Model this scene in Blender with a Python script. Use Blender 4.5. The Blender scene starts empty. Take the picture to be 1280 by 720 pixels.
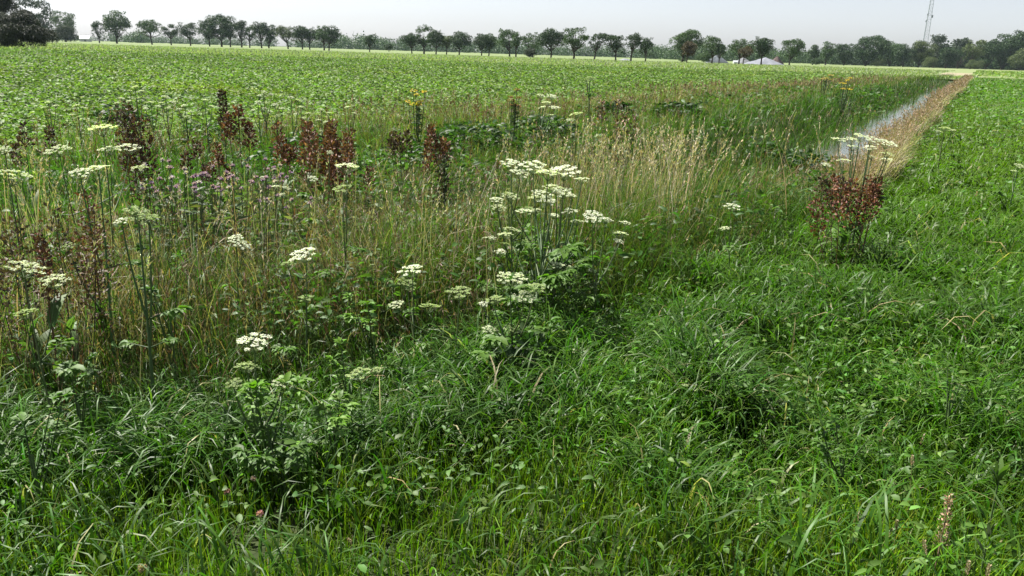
import bpy, math
import numpy as np

RNG = np.random.default_rng(11)
C = bpy.context.scene.collection
R = math.radians

# ------------------------------------------------------------------ camera model
F, PITCH, ROLL, EYE = 1000.0, R(16.4), R(1.75), 1.7
_fwd = np.array([0, math.cos(PITCH), -math.sin(PITCH)])
_r0 = np.array([1.0, 0, 0]); _u0 = np.cross(_r0, _fwd)
_right = _r0*math.cos(ROLL) + _u0*math.sin(ROLL); _up = np.cross(_right, _fwd)
CAM = np.array([0, 0, EYE])

def ray(px, py):
    return _fwd*F + _right*(px-640) - _up*(py-360)
def at_range(px, py, d):                    # point seen at (px, py), d metres away on the ground plan
    v = ray(px, py); return CAM + v*(d/math.hypot(v[0], v[1]))
def at_depth(px, D):                        # ground position D metres ahead in the column px near the horizon
    v = ray(px, 66+(px-640)*0.0306); return v[0]*D/v[1], D

# ------------------------------------------------------------------ the lie of the land
A = R(29.0); SA, CA = math.sin(A), math.cos(A)
def to_sp(x, y): return x*SA + y*CA, x*CA - y*SA
def to_xy(s, p): return s*SA + p*CA, s*CA - p*SA
_ES = [-9, -5, 1.6, 2.2, 2.84, 3.3, 4, 5.4, 7, 9.9, 15, 400]
_EP = [-4.8, -4.5, -3.75, -3.5, -3.15, -2.75, -2.25, -1.85, -1.5, -1.15, -1.0, -1.0]
def edge(s): return np.interp(s, _ES, _EP)
def sstep(a, b, x):
    t = np.clip((x-a)/(b-a), 0, 1); return t*t*(3-2*t)

def vnoise(x, y, scale, seed):
    r = np.random.default_rng(seed).random((64, 64))
    u, v = np.asarray(x, float)/scale + 200.37, np.asarray(y, float)/scale + 200.71
    i, j = np.floor(u).astype(int), np.floor(v).astype(int)
    a, b = u-i, v-j; a = a*a*(3-2*a); b = b*b*(3-2*b)
    i0, i1, j0, j1 = i % 64, (i+1) % 64, j % 64, (j+1) % 64
    return (r[i0, j0]*(1-a)+r[i1, j0]*a)*(1-b) + (r[i0, j1]*(1-a)+r[i1, j1]*a)*b

def ground_z(x, y):
    x, y = np.asarray(x, float), np.asarray(y, float)
    s, p = to_sp(x, y)
    f = 0.14 + 0.86*sstep(6.5, 14, s)*(1-sstep(97, 117, s))
    prof = np.interp(p, [-60, -5.2, -3.6, -2.4, -1.25, 60], [0, 0, -1, -1, 0, 0])
    near = np.clip(1-np.hypot(x, y)/120, 0, 1)
    return 0.95*f*prof + (vnoise(x, y, 0.9, 5)-.5)*0.07*near

# ------------------------------------------------------------------ materials
def new_mat(name):
    m = bpy.data.materials.new(name); m.use_nodes = True
    nt = m.node_tree; nt.nodes.clear()
    return m, nt, nt.nodes.new('ShaderNodeOutputMaterial')
def leaf_mat(name, rough, trans, spec=0.5):
    """Reads the plant's own pigment from the attribute 'col'; part of the light passes through the leaf."""
    m, nt, out = new_mat(name); N, L = nt.nodes.new, nt.links.new
    at = N('ShaderNodeAttribute'); at.attribute_name = 'col'
    b = N('ShaderNodeBsdfPrincipled'); b.inputs['Roughness'].default_value = rough
    b.inputs['Specular IOR Level'].default_value = spec
    L(at.outputs['Color'], b.inputs['Base Color'])
    if trans > 0:
        hs = N('ShaderNodeMix'); hs.data_type = 'RGBA'; hs.blend_type = 'MULTIPLY'
        hs.inputs['Factor'].default_value = 1.0
        hs.inputs[7].default_value = (1.4, 1.75, 0.62, 1)
        L(at.outputs['Color'], hs.inputs[6])
        t = N('ShaderNodeBsdfTranslucent'); L(hs.outputs[2], t.inputs['Color'])
        mx = N('ShaderNodeMixShader'); mx.inputs[0].default_value = trans
        L(b.outputs[0], mx.inputs[1]); L(t.outputs[0], mx.inputs[2]); L(mx.outputs[0], out.inputs[0])
    else:
        L(b.outputs[0], out.inputs[0])
    return m
def noise_mat(name, c1, c2, scale, rough=0.9, stretch=(1, 1, 1), c3=None, bump=0.0):
    c1, c2, c3 = [tuple(.84*q for q in c) if c else None for c in (c1, c2, c3)]
    m, nt, out = new_mat(name); N, L = nt.nodes.new, nt.links.new
    tc = N('ShaderNodeTexCoord'); mp = N('ShaderNodeMapping'); mp.inputs['Scale'].default_value = stretch
    n = N('ShaderNodeTexNoise'); n.inputs['Scale'].default_value = scale; n.inputs['Detail'].default_value = 8
    n.inputs['Roughness'].default_value = 0.65
    cr = N('ShaderNodeValToRGB')
    cr.color_ramp.elements[0].position = 0.33; cr.color_ramp.elements[0].color = (*c1, 1)
    cr.color_ramp.elements[1].position = 0.68; cr.color_ramp.elements[1].color = (*c2, 1)
    if c3:
        e = cr.color_ramp.elements.new(0.5); e.color = (*c3, 1)
    b = N('ShaderNodeBsdfPrincipled'); b.inputs['Roughness'].default_value = rough
    b.inputs['Specular IOR Level'].default_value = 0.2
    L(tc.outputs['Object'], mp.inputs[0]); L(mp.outputs[0], n.inputs['Vector']); L(n.outputs[0], cr.inputs[0])
    L(cr.outputs[0], b.inputs['Base Color']); L(b.outputs[0], out.inputs[0])
    if bump:
        bp = N('ShaderNodeBump'); bp.inputs['Strength'].default_value = bump
        L(n.outputs[0], bp.inputs['Height']); L(bp.outputs[0], b.inputs['Normal'])
    return m

M_GRASS = leaf_mat('grass_blade', 0.46, 0.38, 0.24)
M_DRY = leaf_mat('dry_stem', 0.6, 0.2, 0.3)
M_HERB = leaf_mat('herb_leaf', 0.55, 0.35, 0.3)
M_CROP = leaf_mat('crop_leaf', 0.6, 0.28, 0.2)
M_TREE = leaf_mat('tree_leaf', 0.6, 0.10, 0.25)
M_STEM = leaf_mat('plant_stem', 0.5, 0.0, 0.4)
M_PETAL = leaf_mat('petal', 0.7, 0.3, 0.2)
M_BARK = noise_mat('bark', (.035, .03, .024), (.08, .066, .05), 3, 0.95, (1, 1, .2))
M_GROUND = noise_mat('meadow_soil', (.016, .022, .008), (.05, .06, .02), 2.5, 0.95, c3=(.026, .040, .011), bump=.4)
M_CROPSOIL = noise_mat('crop_floor', (.035, .055, .016), (.085, .125, .04), 1.2, 0.95, (1, 1, 1), c3=(.055, .085, .025))
M_HAY = noise_mat('mown_grass', (.13, .17, .06), (.19, .22, .095), .05, 0.95, (.35, 2.2, 1), c3=(.16, .195, .078))
M_FAR = noise_mat('far_grass', (.10, .15, .05), (.17, .20, .08), .03, 0.95, (.5, 2, 1))
M_MEADOWFAR = noise_mat('meadow_floor', (.03, .055, .012), (.07, .12, .025), 1.5, 0.95, c3=(.045, .08, .018))

# ------------------------------------------------------------------ geometry store (quads only)
ALBEDO = .84                                 # the pigments below are a shade too light for this exposure
class Geo:
    def __init__(g): g.v, g.f, g.c, g.n = [], [], [], 0
    def add(g, V, Q, col):
        V = np.asarray(V, float).reshape(-1, 3); Q = np.asarray(Q, int).reshape(-1, 4)
        col = np.broadcast_to(np.asarray(col, float), (len(V), 3))
        g.v.append(V); g.f.append(Q+g.n); g.c.append(col); g.n += len(V)
    def build(g, name, mat, parent=None, origin=None, smooth=True):
        V = np.concatenate(g.v); Q = np.concatenate(g.f); K = np.concatenate(g.c)*ALBEDO
        if origin is not None: V = V - np.asarray(origin, float)
        me = bpy.data.meshes.new(name)
        me.vertices.add(len(V)); me.vertices.foreach_set('co', V.astype(np.float32).ravel())
        me.loops.add(len(Q)*4); me.loops.foreach_set('vertex_index', Q.astype(np.int32).ravel())
        me.polygons.add(len(Q)); me.polygons.foreach_set('loop_start', np.arange(0, len(Q)*4, 4, dtype=np.int32))
        me.polygons.foreach_set('use_smooth', np.full(len(Q), smooth))
        a = me.attributes.new('col', 'FLOAT_COLOR', 'POINT')
        a.data.foreach_set('color', np.hstack([K, np.ones((len(K), 1))]).astype(np.float32).ravel())
        me.materials.append(mat); me.update()
        o = bpy.data.objects.new(name, me); C.objects.link(o)
        if parent is not None: o.parent = parent
        elif origin is not None: o.location = origin
        return o

def jit(col, n, amt=0.25, hue=0.12):
    """n variations of a pigment"""
    c = np.asarray(col, float)[None, :]*np.exp(RNG.normal(0, amt, (n, 1)))
    c = c*np.exp(RNG.normal(0, hue, (n, 3))*np.array([1, .35, .8])); return np.clip(c, 0.002, .95)

def blades(g, P, head, length, width, lean, bend, cb, ct, segs=4, twist=0.5, taper=1.6, curl=1.6):
    n = len(P)
    if n == 0: return
    head, length, width, lean, bend = [np.broadcast_to(np.asarray(q, float), (n,)) for q in (head, length, width, lean, bend)]
    t = np.linspace(0, 1, segs+1)
    th = lean[:, None] + bend[:, None]*t[None, :]**curl
    thm = (th[:, 1:]+th[:, :-1])/2
    st = (length/segs)[:, None]
    hor = np.concatenate([np.zeros((n, 1)), np.cumsum(np.sin(thm)*st, 1)], 1)
    ver = np.concatenate([np.zeros((n, 1)), np.cumsum(np.cos(thm)*st, 1)], 1)
    dx, dy = np.cos(head), np.sin(head)
    cen = P[:, None, :] + np.stack([hor*dx[:, None], hor*dy[:, None], ver], -1)
    tw = RNG.normal(0, twist, n)
    sh = head + np.pi/2 + tw
    side = np.stack([np.cos(sh), np.sin(sh), RNG.normal(0, .25, n)], -1)
    w = width[:, None]*(0.75+0.5*np.minimum(t*3, 1)-0.25)*(1-t[None, :]**taper*0.93)*0.5
    off = side[:, None, :]*w[:, :, None]
    V = np.stack([cen-off, cen+off], 2)                        # n, segs+1, 2, 3
    b = (np.arange(n)*(segs+1)*2)[:, None] + (np.arange(segs)*2)[None, :]
    Q = np.stack([b, b+1, b+3, b+2], -1)
    col = cb[:, None, :]*(1-t[None, :, None]) + ct[:, None, :]*t[None, :, None]
    col = np.repeat(col[:, :, None, :], 2, 2)
    g.add(V, Q, col.reshape(-1, 3))

def leaves(g, P, D, Nn, length, width, col, fold=0.12, droop=0.15):
    """pointed leaves folded along the midrib: base at P, along D, facing Nn"""
    n = len(P)
    if n == 0: return
    length = np.broadcast_to(np.asarray(length, float), (n,))[:, None]; width = np.broadcast_to(np.asarray(width, float), (n,))[:, None]
    D = D/np.linalg.norm(D, axis=1, keepdims=True)
    S = np.cross(D, Nn); S /= np.linalg.norm(S, axis=1, keepdims=True)+1e-9
    U = np.cross(S, D)
    mid = P + D*length*.45
    tip = P + D*length - U*length*droop
    V = np.stack([P, mid+S*width*.5+U*width*fold, tip, mid-S*width*.5+U*width*fold, mid-U*width*fold*.5], 1)
    b = np.arange(n)[:, None]*5
    Q = np.concatenate([b+np.array([[0, 1, 2, 4]]), b+np.array([[0, 4, 2, 3]])], 0)
    col = np.broadcast_to(np.asarray(col, float), (n, 3))
    g.add(V, Q, np.repeat(col[:, None, :], 5, 1).reshape(-1, 3))

def ovate(g, P, D, Nn, length, width, col, fold=.16, droop=.25):
    n = len(P)
    if n == 0: return
    length = np.broadcast_to(np.asarray(length, float), (n,))[:, None]; width = np.broadcast_to(np.asarray(width, float), (n,))[:, None]
    D = D/np.linalg.norm(D, axis=1, keepdims=True); S = np.cross(D, Nn); S /= np.linalg.norm(S, axis=1, keepdims=True)+1e-9; U = np.cross(S, D)
    m1 = P+D*length*.3; m2 = P+D*length*.68-U*length*droop*.3; T = P+D*length-U*length*droop
    a = width*fold*U
    V = np.stack([P, m1+S*width*.46+a, m1, m1-S*width*.46+a, m2+S*width*.4+a, m2, m2-S*width*.4+a, T], 1)
    b = np.arange(n)[:, None]*8
    Q = np.concatenate([b+np.array([[0, 1, 2, 3]]), b+np.array([[1, 4, 5, 2]]), b+np.array([[2, 5, 6, 3]]), b+np.array([[4, 7, 6, 5]])], 0)
    col = np.broadcast_to(np.asarray(col, float), (n, 3)); g.add(V, Q, np.repeat(col[:, None, :], 8, 1).reshape(-1, 3))

def rand_dirs(n, zlo=-1.0, zhi=1.0):
    z = RNG.uniform(zlo, zhi, n); a = RNG.uniform(0, 2*np.pi, n); r = np.sqrt(np.maximum(0, 1-z*z))
    return np.stack([r*np.cos(a), r*np.sin(a), z], 1)

def tube(g, pts, radii, col, n=6):
    pts = np.asarray(pts, float); k = len(pts)
    T = np.gradient(pts, axis=0); T /= np.linalg.norm(T, axis=1, keepdims=True)+1e-9
    ref = np.where(np.abs(T[:, 2:3]) > .9, np.array([[1., 0, 0]]), np.array([[0, 0, 1.]]))
    a = np.cross(T, ref); a /= np.linalg.norm(a, axis=1, keepdims=True)+1e-9
    b = np.cross(T, a); ang = np.arange(n)*2*np.pi/n
    r = np.broadcast_to(np.asarray(radii, float), (k,))
    V = pts[:, None, :] + r[:, None, None]*(a[:, None, :]*np.cos(ang)[None, :, None] + b[:, None, :]*np.sin(ang)[None, :, None])
    i = (np.arange(k-1)*n)[:, None]; j = np.arange(n)[None, :]; j2 = (j+1) % n
    Q = np.stack([i+j, i+j2, i+n+j2, i+n+j], -1)
    g.add(V, Q, col)

def box(g, c, size, col, rz=0.0):
    x, y, z = np.asarray(size)/2
    V = np.array([[sx*x, sy*y, sz*z] for sz in (-1, 1) for sx, sy in ((-1, -1), (1, -1), (1, 1), (-1, 1))], float)
    ca, sa = math.cos(rz), math.sin(rz)
    V = np.stack([V[:, 0]*ca-V[:, 1]*sa, V[:, 0]*sa+V[:, 1]*ca, V[:, 2]], 1)+np.asarray(c)
    g.add(V, [[3, 2, 1, 0], [4, 5, 6, 7], [0, 1, 5, 4], [1, 2, 6, 5], [2, 3, 7, 6], [3, 0, 4, 7]], col)

def curve3(a, b, n=6, sag=0.15):
    """stem from a to b: leaves a outward and rises into b"""
    a, b = np.asarray(a, float), np.asarray(b, float); t = np.linspace(0, 1, n)[:, None]
    m = np.array([a[0]+(b[0]-a[0])*.75, a[1]+(b[1]-a[1])*.75, a[2]+(b[2]-a[2])*(.5-sag)])
    return a*(1-t)**2 + 2*m*t*(1-t) + b*t*t

# ------------------------------------------------------------------ tagging
def tag(o, label=None, cat=None, group=None, kind=None):
    if label: o['label'] = label
    if cat: o['category'] = cat
    if group: o['group'] = group
    if kind: o['kind'] = kind
    return o
def empty(name, loc, label, cat, group=None):
    o = bpy.data.objects.new(name, None); C.objects.link(o); o.location = tuple(float(q) for q in loc)
    o.empty_display_size = .1
    return tag(o, label, cat, group)

# ------------------------------------------------------------------ GROUND
def build_ground():
    def grow(v, first, k, lim):
        out = [v]; st = first
        while out[-1] < lim: out.append(out[-1]+st); st *= k
        return out
    ss = sorted(set([-q for q in grow(.3, .3, 1.28, 1500)] + grow(0, .22, 1.0, 26) + grow(26.3, .4, 1.12, 1500)))
    pp = sorted(set([-q for q in grow(6.3, .35, 1.18, 1500)] + list(np.arange(-6, 3.01, .2)) + grow(3.3, .3, 1.2, 1500)))
    S, P = np.meshgrid(np.array(ss), np.array(pp), indexing='ij')
    X, Y = to_xy(S, P); Z = ground_z(X, Y)
    V = np.stack([X, Y, Z], -1).reshape(-1, 3); a, b = S.shape
    i = (np.arange(a-1)*b)[:, None]+np.arange(b-1)[None, :]
    Q = np.stack([i, i+b, i+b+1, i+1], -1)
    g = Geo(); g.add(V, Q[:, :, ::-1], (.1, .1, .1)); o = g.build('ground', M_GROUND); tag(o, kind='structure')
def sheet(name, pts, z, mat):
    g = Geo(); g.add([(x, y, z) for x, y in pts], [[0, 1, 2, 3]], (.1, .1, .1)); tag(g.build(name, mat), kind='structure')
build_ground()
sheet('crop_field', [to_xy(-60, -11), to_xy(100.0, -11), (-3+34, 112), (-420, 112)][:4] if False else
      [(-420, -150), to_xy(-60, -11), to_xy(119, -11), (-420, 112)], .05, M_CROPSOIL)
sheet('mown_field', [(-900, 112.2), (47.6, 109.6), (75, 292), (-900, 300)], .054, M_HAY)
sheet('far_field', [(-1500, 301), (400, 292.2), (600, 1200), (-1500, 1200)], .046, M_FAR)
sheet('meadow', [to_xy(30, -.2), to_xy(30, 160), to_xy(150, 160), to_xy(150, -.2)], .05, M_MEADOWFAR)
sheet('far_verge', [to_xy(119.2, -11.2), to_xy(121, -.4), to_xy(640, -.4), (75.2, 292)], .050, M_HAY)
sheet('dirt_track', [to_xy(150, -6.5), to_xy(150, -3), to_xy(235, -1.2), to_xy(235, -7.5)], .058, noise_mat('track_sand', (.19, .17, .10), (.30, .26, .18), .6))
sheet('right_crop_field', [to_xy(150.2, -.2), to_xy(150.2, 300), to_xy(640, 300), to_xy(640, -.2)], .054, M_HAY)

def build_water():
    m, nt, out = new_mat('ditch_water'); N, L = nt.nodes.new, nt.links.new
    b = N('ShaderNodeBsdfPrincipled'); b.inputs['Base Color'].default_value = (.03, .035, .02, 1)
    b.inputs['Roughness'].default_value = .06; b.inputs['IOR'].default_value = 1.33
    n = N('ShaderNodeTexNoise'); n.inputs['Scale'].default_value = 9; n.inputs['Detail'].default_value = 4
    tc = N('ShaderNodeTexCoord'); bp = N('ShaderNodeBump'); bp.inputs['Strength'].default_value = .12; bp.inputs['Distance'].default_value = .03
    L(tc.outputs['Object'], n.inputs['Vector']); L(n.outputs[0], bp.inputs['Height']); L(bp.outputs[0], b.inputs['Normal']); L(b.outputs[0], out.inputs[0])
    g = Geo(); c = [to_xy(s, p) for s, p in ((19, -4.2), (19, -1.9), (112, -1.9), (112, -4.2))]
    g.add([(x, y, -.55) for x, y in c], [[0, 1, 2, 3]], (.1, .1, .1)); tag(g.build('ditch_water', m), kind='structure')
build_water()

# ------------------------------------------------------------------ scattering
def sector(n, r0, r1, expo, half=R(47), d0=4.0):
    """n random ground points in the fan ahead, density falling as (d0/d)^expo beyond d0"""
    rs = np.concatenate([np.linspace(r0, d0, 60)[:-1], np.geomspace(max(d0, r0), r1, 300)]) if r0 < d0 else np.geomspace(r0, r1, 300)
    w = np.where(rs < d0, 1, (d0/np.maximum(rs, d0))**expo)*rs
    cdf = np.concatenate([[0], np.cumsum((w[1:]+w[:-1])/2*np.diff(rs))]); cdf /= cdf[-1]
    d = np.interp(RNG.random(n), cdf, rs); a = RNG.uniform(-half, half, n)
    return d*np.sin(a), d*np.cos(a), d
def P3(x, y, dz=0.0): return np.stack([x, y, ground_z(x, y)+dz], 1)
# hollows where the sward opens: (pixel x, pixel y, radius in m, share kept)
HOLES = []
for px, py, rad, keep in [(655, 478, .30, .05), (672, 436, .26, .12), (335, 600, .2, .15), (322, 640, .16, .2), (60, 545, .22, .25), (390, 560, .16, .3), (200, 585, .12, .4),
                          (250, 520, .14, .4), (955, 590, .16, .35), (500, 640, .12, .4), (960, 360, .3, .5), (1130, 360, .3, .6), (560, 480, .15, .5), (600, 182, .8, .2), (560, 170, .5, .3), (690, 168, .6, .3), (920, 200, .7, .3), (870, 250, .5, .4), (820, 232, .3, .4), (770, 140, .8, .4), (1000, 160, 1.0, .4), (150, 150, .7, .35), (390, 205, .6, .3), (555, 235, .35, .3), (60, 300, .3, .35), (200, 330, .3, .35), (430, 300, .25, .4), (590, 330, .25, .35), (480, 700, .1, .4)]:
    v = ray(px, py); t = (0.12-EYE)/v[2]; HOLES.append((v[0]*t, v[1]*t, rad, keep))
def holes(x, y):
    k = np.ones_like(x)
    for hx, hy, r, keep in HOLES:
        k *= 1-(1-keep)*np.exp(-(((x-hx)**2+(y-hy)**2)/r**2)**1.5)
    return k

# ---- the sward on this side of the ditch
def build_meadow():
    g = Geo()
    x, y, d = sector(470000, 1.15, 150, 1.75)
    s, p = to_sp(x, y)
    ok = (p > edge(s)-.12+RNG.normal(0, .16, len(x))) & (RNG.random(len(x)) < holes(x, y))
    x, y, d, s, p = x[ok], y[ok], d[ok], s[ok], p[ok]
    n = len(x)
    big = vnoise(x, y, 1.1, 21); med = vnoise(x, y, .38, 22); tone = vnoise(x, y, .8, 23)
    grow = 1+np.maximum(0, d-4)*.10; grow = np.minimum(grow, 9)
    fine = (d < 3.1+1.2*(big-.5)) & (RNG.random(n) < .75)
    coarse = ~fine & (RNG.random(n) < .33+.5*(med > .5))
    soft = ~fine & ~coarse
    hmul = (.52+.9*med)*(.8+.4*big)
    green = np.array([.068, .150, .009]); lime = np.array([.130, .222, .011]); blue = np.array([.048, .120, .010])
    for sel, seg_near, L0, W0, col, le, be in ((fine, 4, .21, .0058, lime, .14, .55), (soft, 5, .29, .0092, green, .17, 1.9), (coarse, 6, .37, .0125, blue, .16, 2.5)):
        for lo, hi, segs in ((0, 6, seg_near), (6, 16, 3), (16, 200, 2)):
            q = sel & (d >= lo) & (d < hi); m = int(q.sum())
            if not m: continue
            L = L0*hmul[q]*RNG.uniform(.55, 1.25, m)*np.where(d[q] > 12, .8, 1)
            W = W0*RNG.uniform(.6, 1.35, m)*grow[q]
            tn = tone[q][:, None]
            c = jit(col, m, .24, .14)*(0.62+.5*tn)
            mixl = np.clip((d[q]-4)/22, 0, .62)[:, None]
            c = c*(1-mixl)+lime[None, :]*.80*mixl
            yel = RNG.random(m) < .02
            c[yel] = jit((.26, .25, .12), int(yel.sum()), .15)
            hd = RNG.uniform(0, 2*np.pi, m)*.95 + 2.6*vnoise(x[q], y[q], .45, 24)
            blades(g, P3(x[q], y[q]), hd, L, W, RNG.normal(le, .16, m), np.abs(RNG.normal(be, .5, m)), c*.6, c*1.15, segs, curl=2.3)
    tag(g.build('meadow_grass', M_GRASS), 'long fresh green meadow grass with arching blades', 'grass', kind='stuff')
    # broad-leaved herbs (clover, dandelion and the like) between the blades
    g = Geo()
    x, y, d = sector(130000, 1.3, 120, 1.5)
    s, p = to_sp(x, y)
    dens = .18+.82*sstep(.42, .62, vnoise(x, y, .9, 31))
    dens = np.where(x > 0.35*y-.2, dens*1.0, dens*.55)*np.where(d < 2.5, .35, 1)
    ok = (p > edge(s)+.05) & (RNG.random(len(x)) < dens*holes(x, y))
    x, y, d = x[ok], y[ok], d[ok]; n = len(x); grow = np.minimum(1+np.maximum(0, d-4)*.09, 7)
    D = rand_dirs(n, -.15, .55); Nn = rand_dirs(n, .5, 1)
    z = RNG.uniform(.08, .3, n)*(.75+.4*vnoise(x, y, .38, 22))
    ovate(g, P3(x, y, z), D, Nn, RNG.uniform(.022, .05, n)*grow, RNG.uniform(.012, .026, n)*grow, jit((.075, .15, .026), n, .22)*(.8+.4*vnoise(x, y, .8, 23))[:, None])
    tag(g.build('meadow_herb_leaves', M_HERB), 'small broad green leaves growing through the meadow grass', 'ground cover', kind='stuff')
build_meadow()

# ---- the rank growth along the ditch
def seed_stems(g, gh, x, y, d, H, col, headcol, wid=.0022, headlen=.14, nspk=10, spk=.02, lean=.14):
    n = len(x); hd = RNG.uniform(0, 2*np.pi, n); P = P3(x, y)
    grow = np.minimum(1+np.maximum(0, d-5)*.09, 6)
    le = np.abs(RNG.normal(lean, .1, n)); be = np.abs(RNG.normal(.25, .2, n)); c = jit(col, n, .2)
    blades(g, P, hd, H, wid*grow*RNG.uniform(.8, 1.4, n), le, be, c*.8, c, 4, 1.5, 3)
    th = le+be*.8; hx = H*np.sin((le+th)/2); hz = H*np.cos((le+th)/2)
    tip = P+np.stack([hx*np.cos(hd), hx*np.sin(hd), hz], 1)
    ax = np.stack([np.sin(th)*np.cos(hd), np.sin(th)*np.sin(hd), np.cos(th)], 1)
    for k in range(nspk):
        f = RNG.uniform(-.05, 1, n)[:, None]
        b = tip-ax*f*headlen
        D = ax*.9+rand_dirs(n)*.55
        leaves(gh, b, D, rand_dirs(n), spk*RNG.uniform(.7, 1.5, n)*grow**.8, spk*.3*grow, jit(headcol, n, .22), droop=0)

STRAW = (.36, .30, .18); TAN = (.20, .145, .078); RUST = (.11, .058, .036); OLIVE = (.085, .118, .024); BANK = (.054, .118, .017); PINKISH = (.22, .15, .11)
def build_bank():
    g = Geo(); gh = Geo(); gl = Geo()
    x, y, d = sector(520000, 2.2, 150, 1.62, d0=5.0)
    s, p = to_sp(x, y); e = edge(s)
    far = sstep(10, 16, s)                                   # 0 in the wild corner by the camera, 1 along the straight ditch
    inb = (p < e+.1+RNG.normal(0, .14, len(x))) & (p > -10.9+RNG.normal(0, .35, len(x)))
    wet = (p < -2.15) & (p > -3.2) & (s > 19) & (RNG.random(len(x)) > .015)
    inb &= ~wet
    inb &= RNG.random(len(x)) < holes(x, y)
    x, y, d, s, p, e, far = [q[inb] for q in (x, y, d, s, p, e, far)]
    n = len(x); u = RNG.random(n)
    grow = np.minimum(1+np.maximum(0, d-5)*.10, 8)
    nb = vnoise(x, y, 1.3, 41); nm = vnoise(x, y, .45, 42); nl = vnoise(x, y, 2.6, 43)
    verge = sstep(-5.6, -6.6, p) if False else sstep(0, 1, (-p-6.0)/1.2)   # beyond the ditch
    rightbank = (p > -2.5) & (s > 10.5)
    left = sstep(.5, -1.6, x/np.maximum(y, 1)*4) if False else np.clip(.5-x*.35, 0, 1)
    # height of the stand: tall on this brink, lower across the ditch, knee high on the far verge
    Hs = np.interp(p, [-12, -10.4, -8.5, -6.6, -5.6, -4.5, -3.5, -2.4, -1], [.66, .66, .50, .40, .38, .58, .80, .92, .86])
    hfar = np.interp(p, [-12, -10, -6.5, -5.0, -3.3, -2.4, -1.4, -1], [.62, .58, .56, .72, .98, .22, .40, .48]); tf = sstep(11, 17, s); nt_ = vnoise(x, y, .62, 47); Hs = (Hs*(1-tf)+hfar*tf)*(.34+.55*nb+.62*nt_)
    thin = RNG.random(n) < .45+.75*nt_
    rim = np.clip((e-p)/.7, 0, 1); Hs = Hs*(.45+.55*rim)
    Hs = np.where(d > 40, Hs*.85, Hs)
    # how dry the stand is, in patches
    dry = .06+.60*sstep(.40, .66, .5*nm+.5*nl)+.30*np.clip(-x*.8, 0, 1)
    dry = np.where(verge > .5, .07+.32*sstep(9, 20, s)+.45*sstep(0, 1, (-p-9.2)/1.2), dry)
    dry = np.where(rightbank, .30+.60*sstep(10.5, 15, s), dry)
    dry = np.where((p > -5.8) & (p < -1.0) & (s > 8) & ~rightbank, .14, dry)
    dry = np.where(s < 9, dry*(.2+.8*np.clip((e-p-.15)/1.1, 0, 1)), dry)
    brown = vnoise(x, y, .7, 44)+np.clip(-x*.12, -.1, .25)
    isdry = u < dry
    # green blades
    for lo, hi, segs in ((0, 8, 5), (8, 20, 3), (20, 200, 2)):
        q = thin & ~isdry & (d >= lo) & (d < hi); m = int(q.sum())
        base = np.where((RNG.random(m) < .55+.9*(nl[q]-.5))[:, None], np.array(BANK)[None], np.array(OLIVE)[None]*.85)
        base = np.where(((p[q] > -5.6) & (p[q] < -2.6) & (s[q] > 9))[:, None], np.array([.046, .098, .016])[None], base)
        base = np.where((verge[q] > .5)[:, None], np.array([.066, .142, .019])[None], base)
        base = np.where(((verge[q] > .5) & (s[q] > 9) & (RNG.random(m) < .55))[:, None], np.array([.125, .138, .045])[None], base)
        c = base*.86*np.exp(RNG.normal(0, .27, (m, 1)))*np.exp(RNG.normal(0, .1, (m, 3)))
        blades(g, P3(x[q], y[q]), RNG.uniform(0, 2*np.pi, m)*.7+3*nb[q], Hs[q]*RNG.uniform(.55, 1.15, m), .0066*RNG.uniform(.6, 1.3, m)*grow[q],
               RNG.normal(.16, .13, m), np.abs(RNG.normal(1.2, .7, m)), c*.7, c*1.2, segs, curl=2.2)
        q = thin & isdry & (d >= lo) & (d < hi); m = int(q.sum())
        k = RNG.random(m)*.6+.4*(1-brown[q]); base = np.where((k > .52)[:, None], np.array(STRAW)[None]*.75, np.where((k > .27)[:, None], np.array(TAN)[None]*.9, np.array(RUST)[None]))
        base = np.where((rightbank[q] & (s[q] > 16))[:, None], np.where((k < .6)[:, None], np.array([.22, .165, .10])[None], np.array([.32, .26, .17])[None]), base)
        base = np.where(((verge[q] > .5) & (s[q] > 9) & (RNG.random(m) < .55))[:, None], np.array([.125, .138, .045])[None], base)
        c = base*.86*np.exp(RNG.normal(0, .27, (m, 1)))*np.exp(RNG.normal(0, .08, (m, 3)))
        blades(g, P3(x[q], y[q]), RNG.uniform(0, 2*np.pi, m), Hs[q]*RNG.uniform(.5, 1.2, m), .0044*RNG.uniform(.6, 1.4, m)*grow[q],
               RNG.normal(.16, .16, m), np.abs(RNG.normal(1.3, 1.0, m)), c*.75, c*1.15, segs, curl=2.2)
    m = 20000                                                # the dry fringe on this brink of the straight ditch
    sr = 10.5+105*RNG.random(m)**1.7; pr = RNG.normal(-1.14, .10, m)-.25*(vnoise(sr, sr*0, 1.7, 48)-.5)-.25*(vnoise(sr, sr*0, 6.0, 58)-.5); pr = np.maximum(pr, -1.2-.15*RNG.random(m)); xr, yr = to_xy(sr, pr); dr = np.hypot(xr, yr)
    c = np.where((RNG.random(m) < .55)[:, None], np.array([.26, .205, .14])[None], np.array([.40, .345, .25])[None])*np.exp(RNG.normal(0, .25, (m, 1)))*(.75+.5*vnoise(xr, yr, 1.1, 59))[:, None]
    c = np.where((RNG.random(m) < .12+.5*sstep(.5, .8, vnoise(xr, yr, 2.3, 60)))[:, None], np.array([.08, .12, .03])[None], c)
    blades(g, P3(xr, yr), RNG.uniform(0, 6.3, m), (.26+.5*vnoise(xr, yr, .8, 49))*RNG.uniform(.6, 1.1, m), .005*np.minimum(1+np.maximum(0, dr-5)*.09, 7), RNG.normal(.18, .15, m), np.abs(RNG.normal(.9, .7, m)), c*.75, c*1.15, 3, curl=2)
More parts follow.
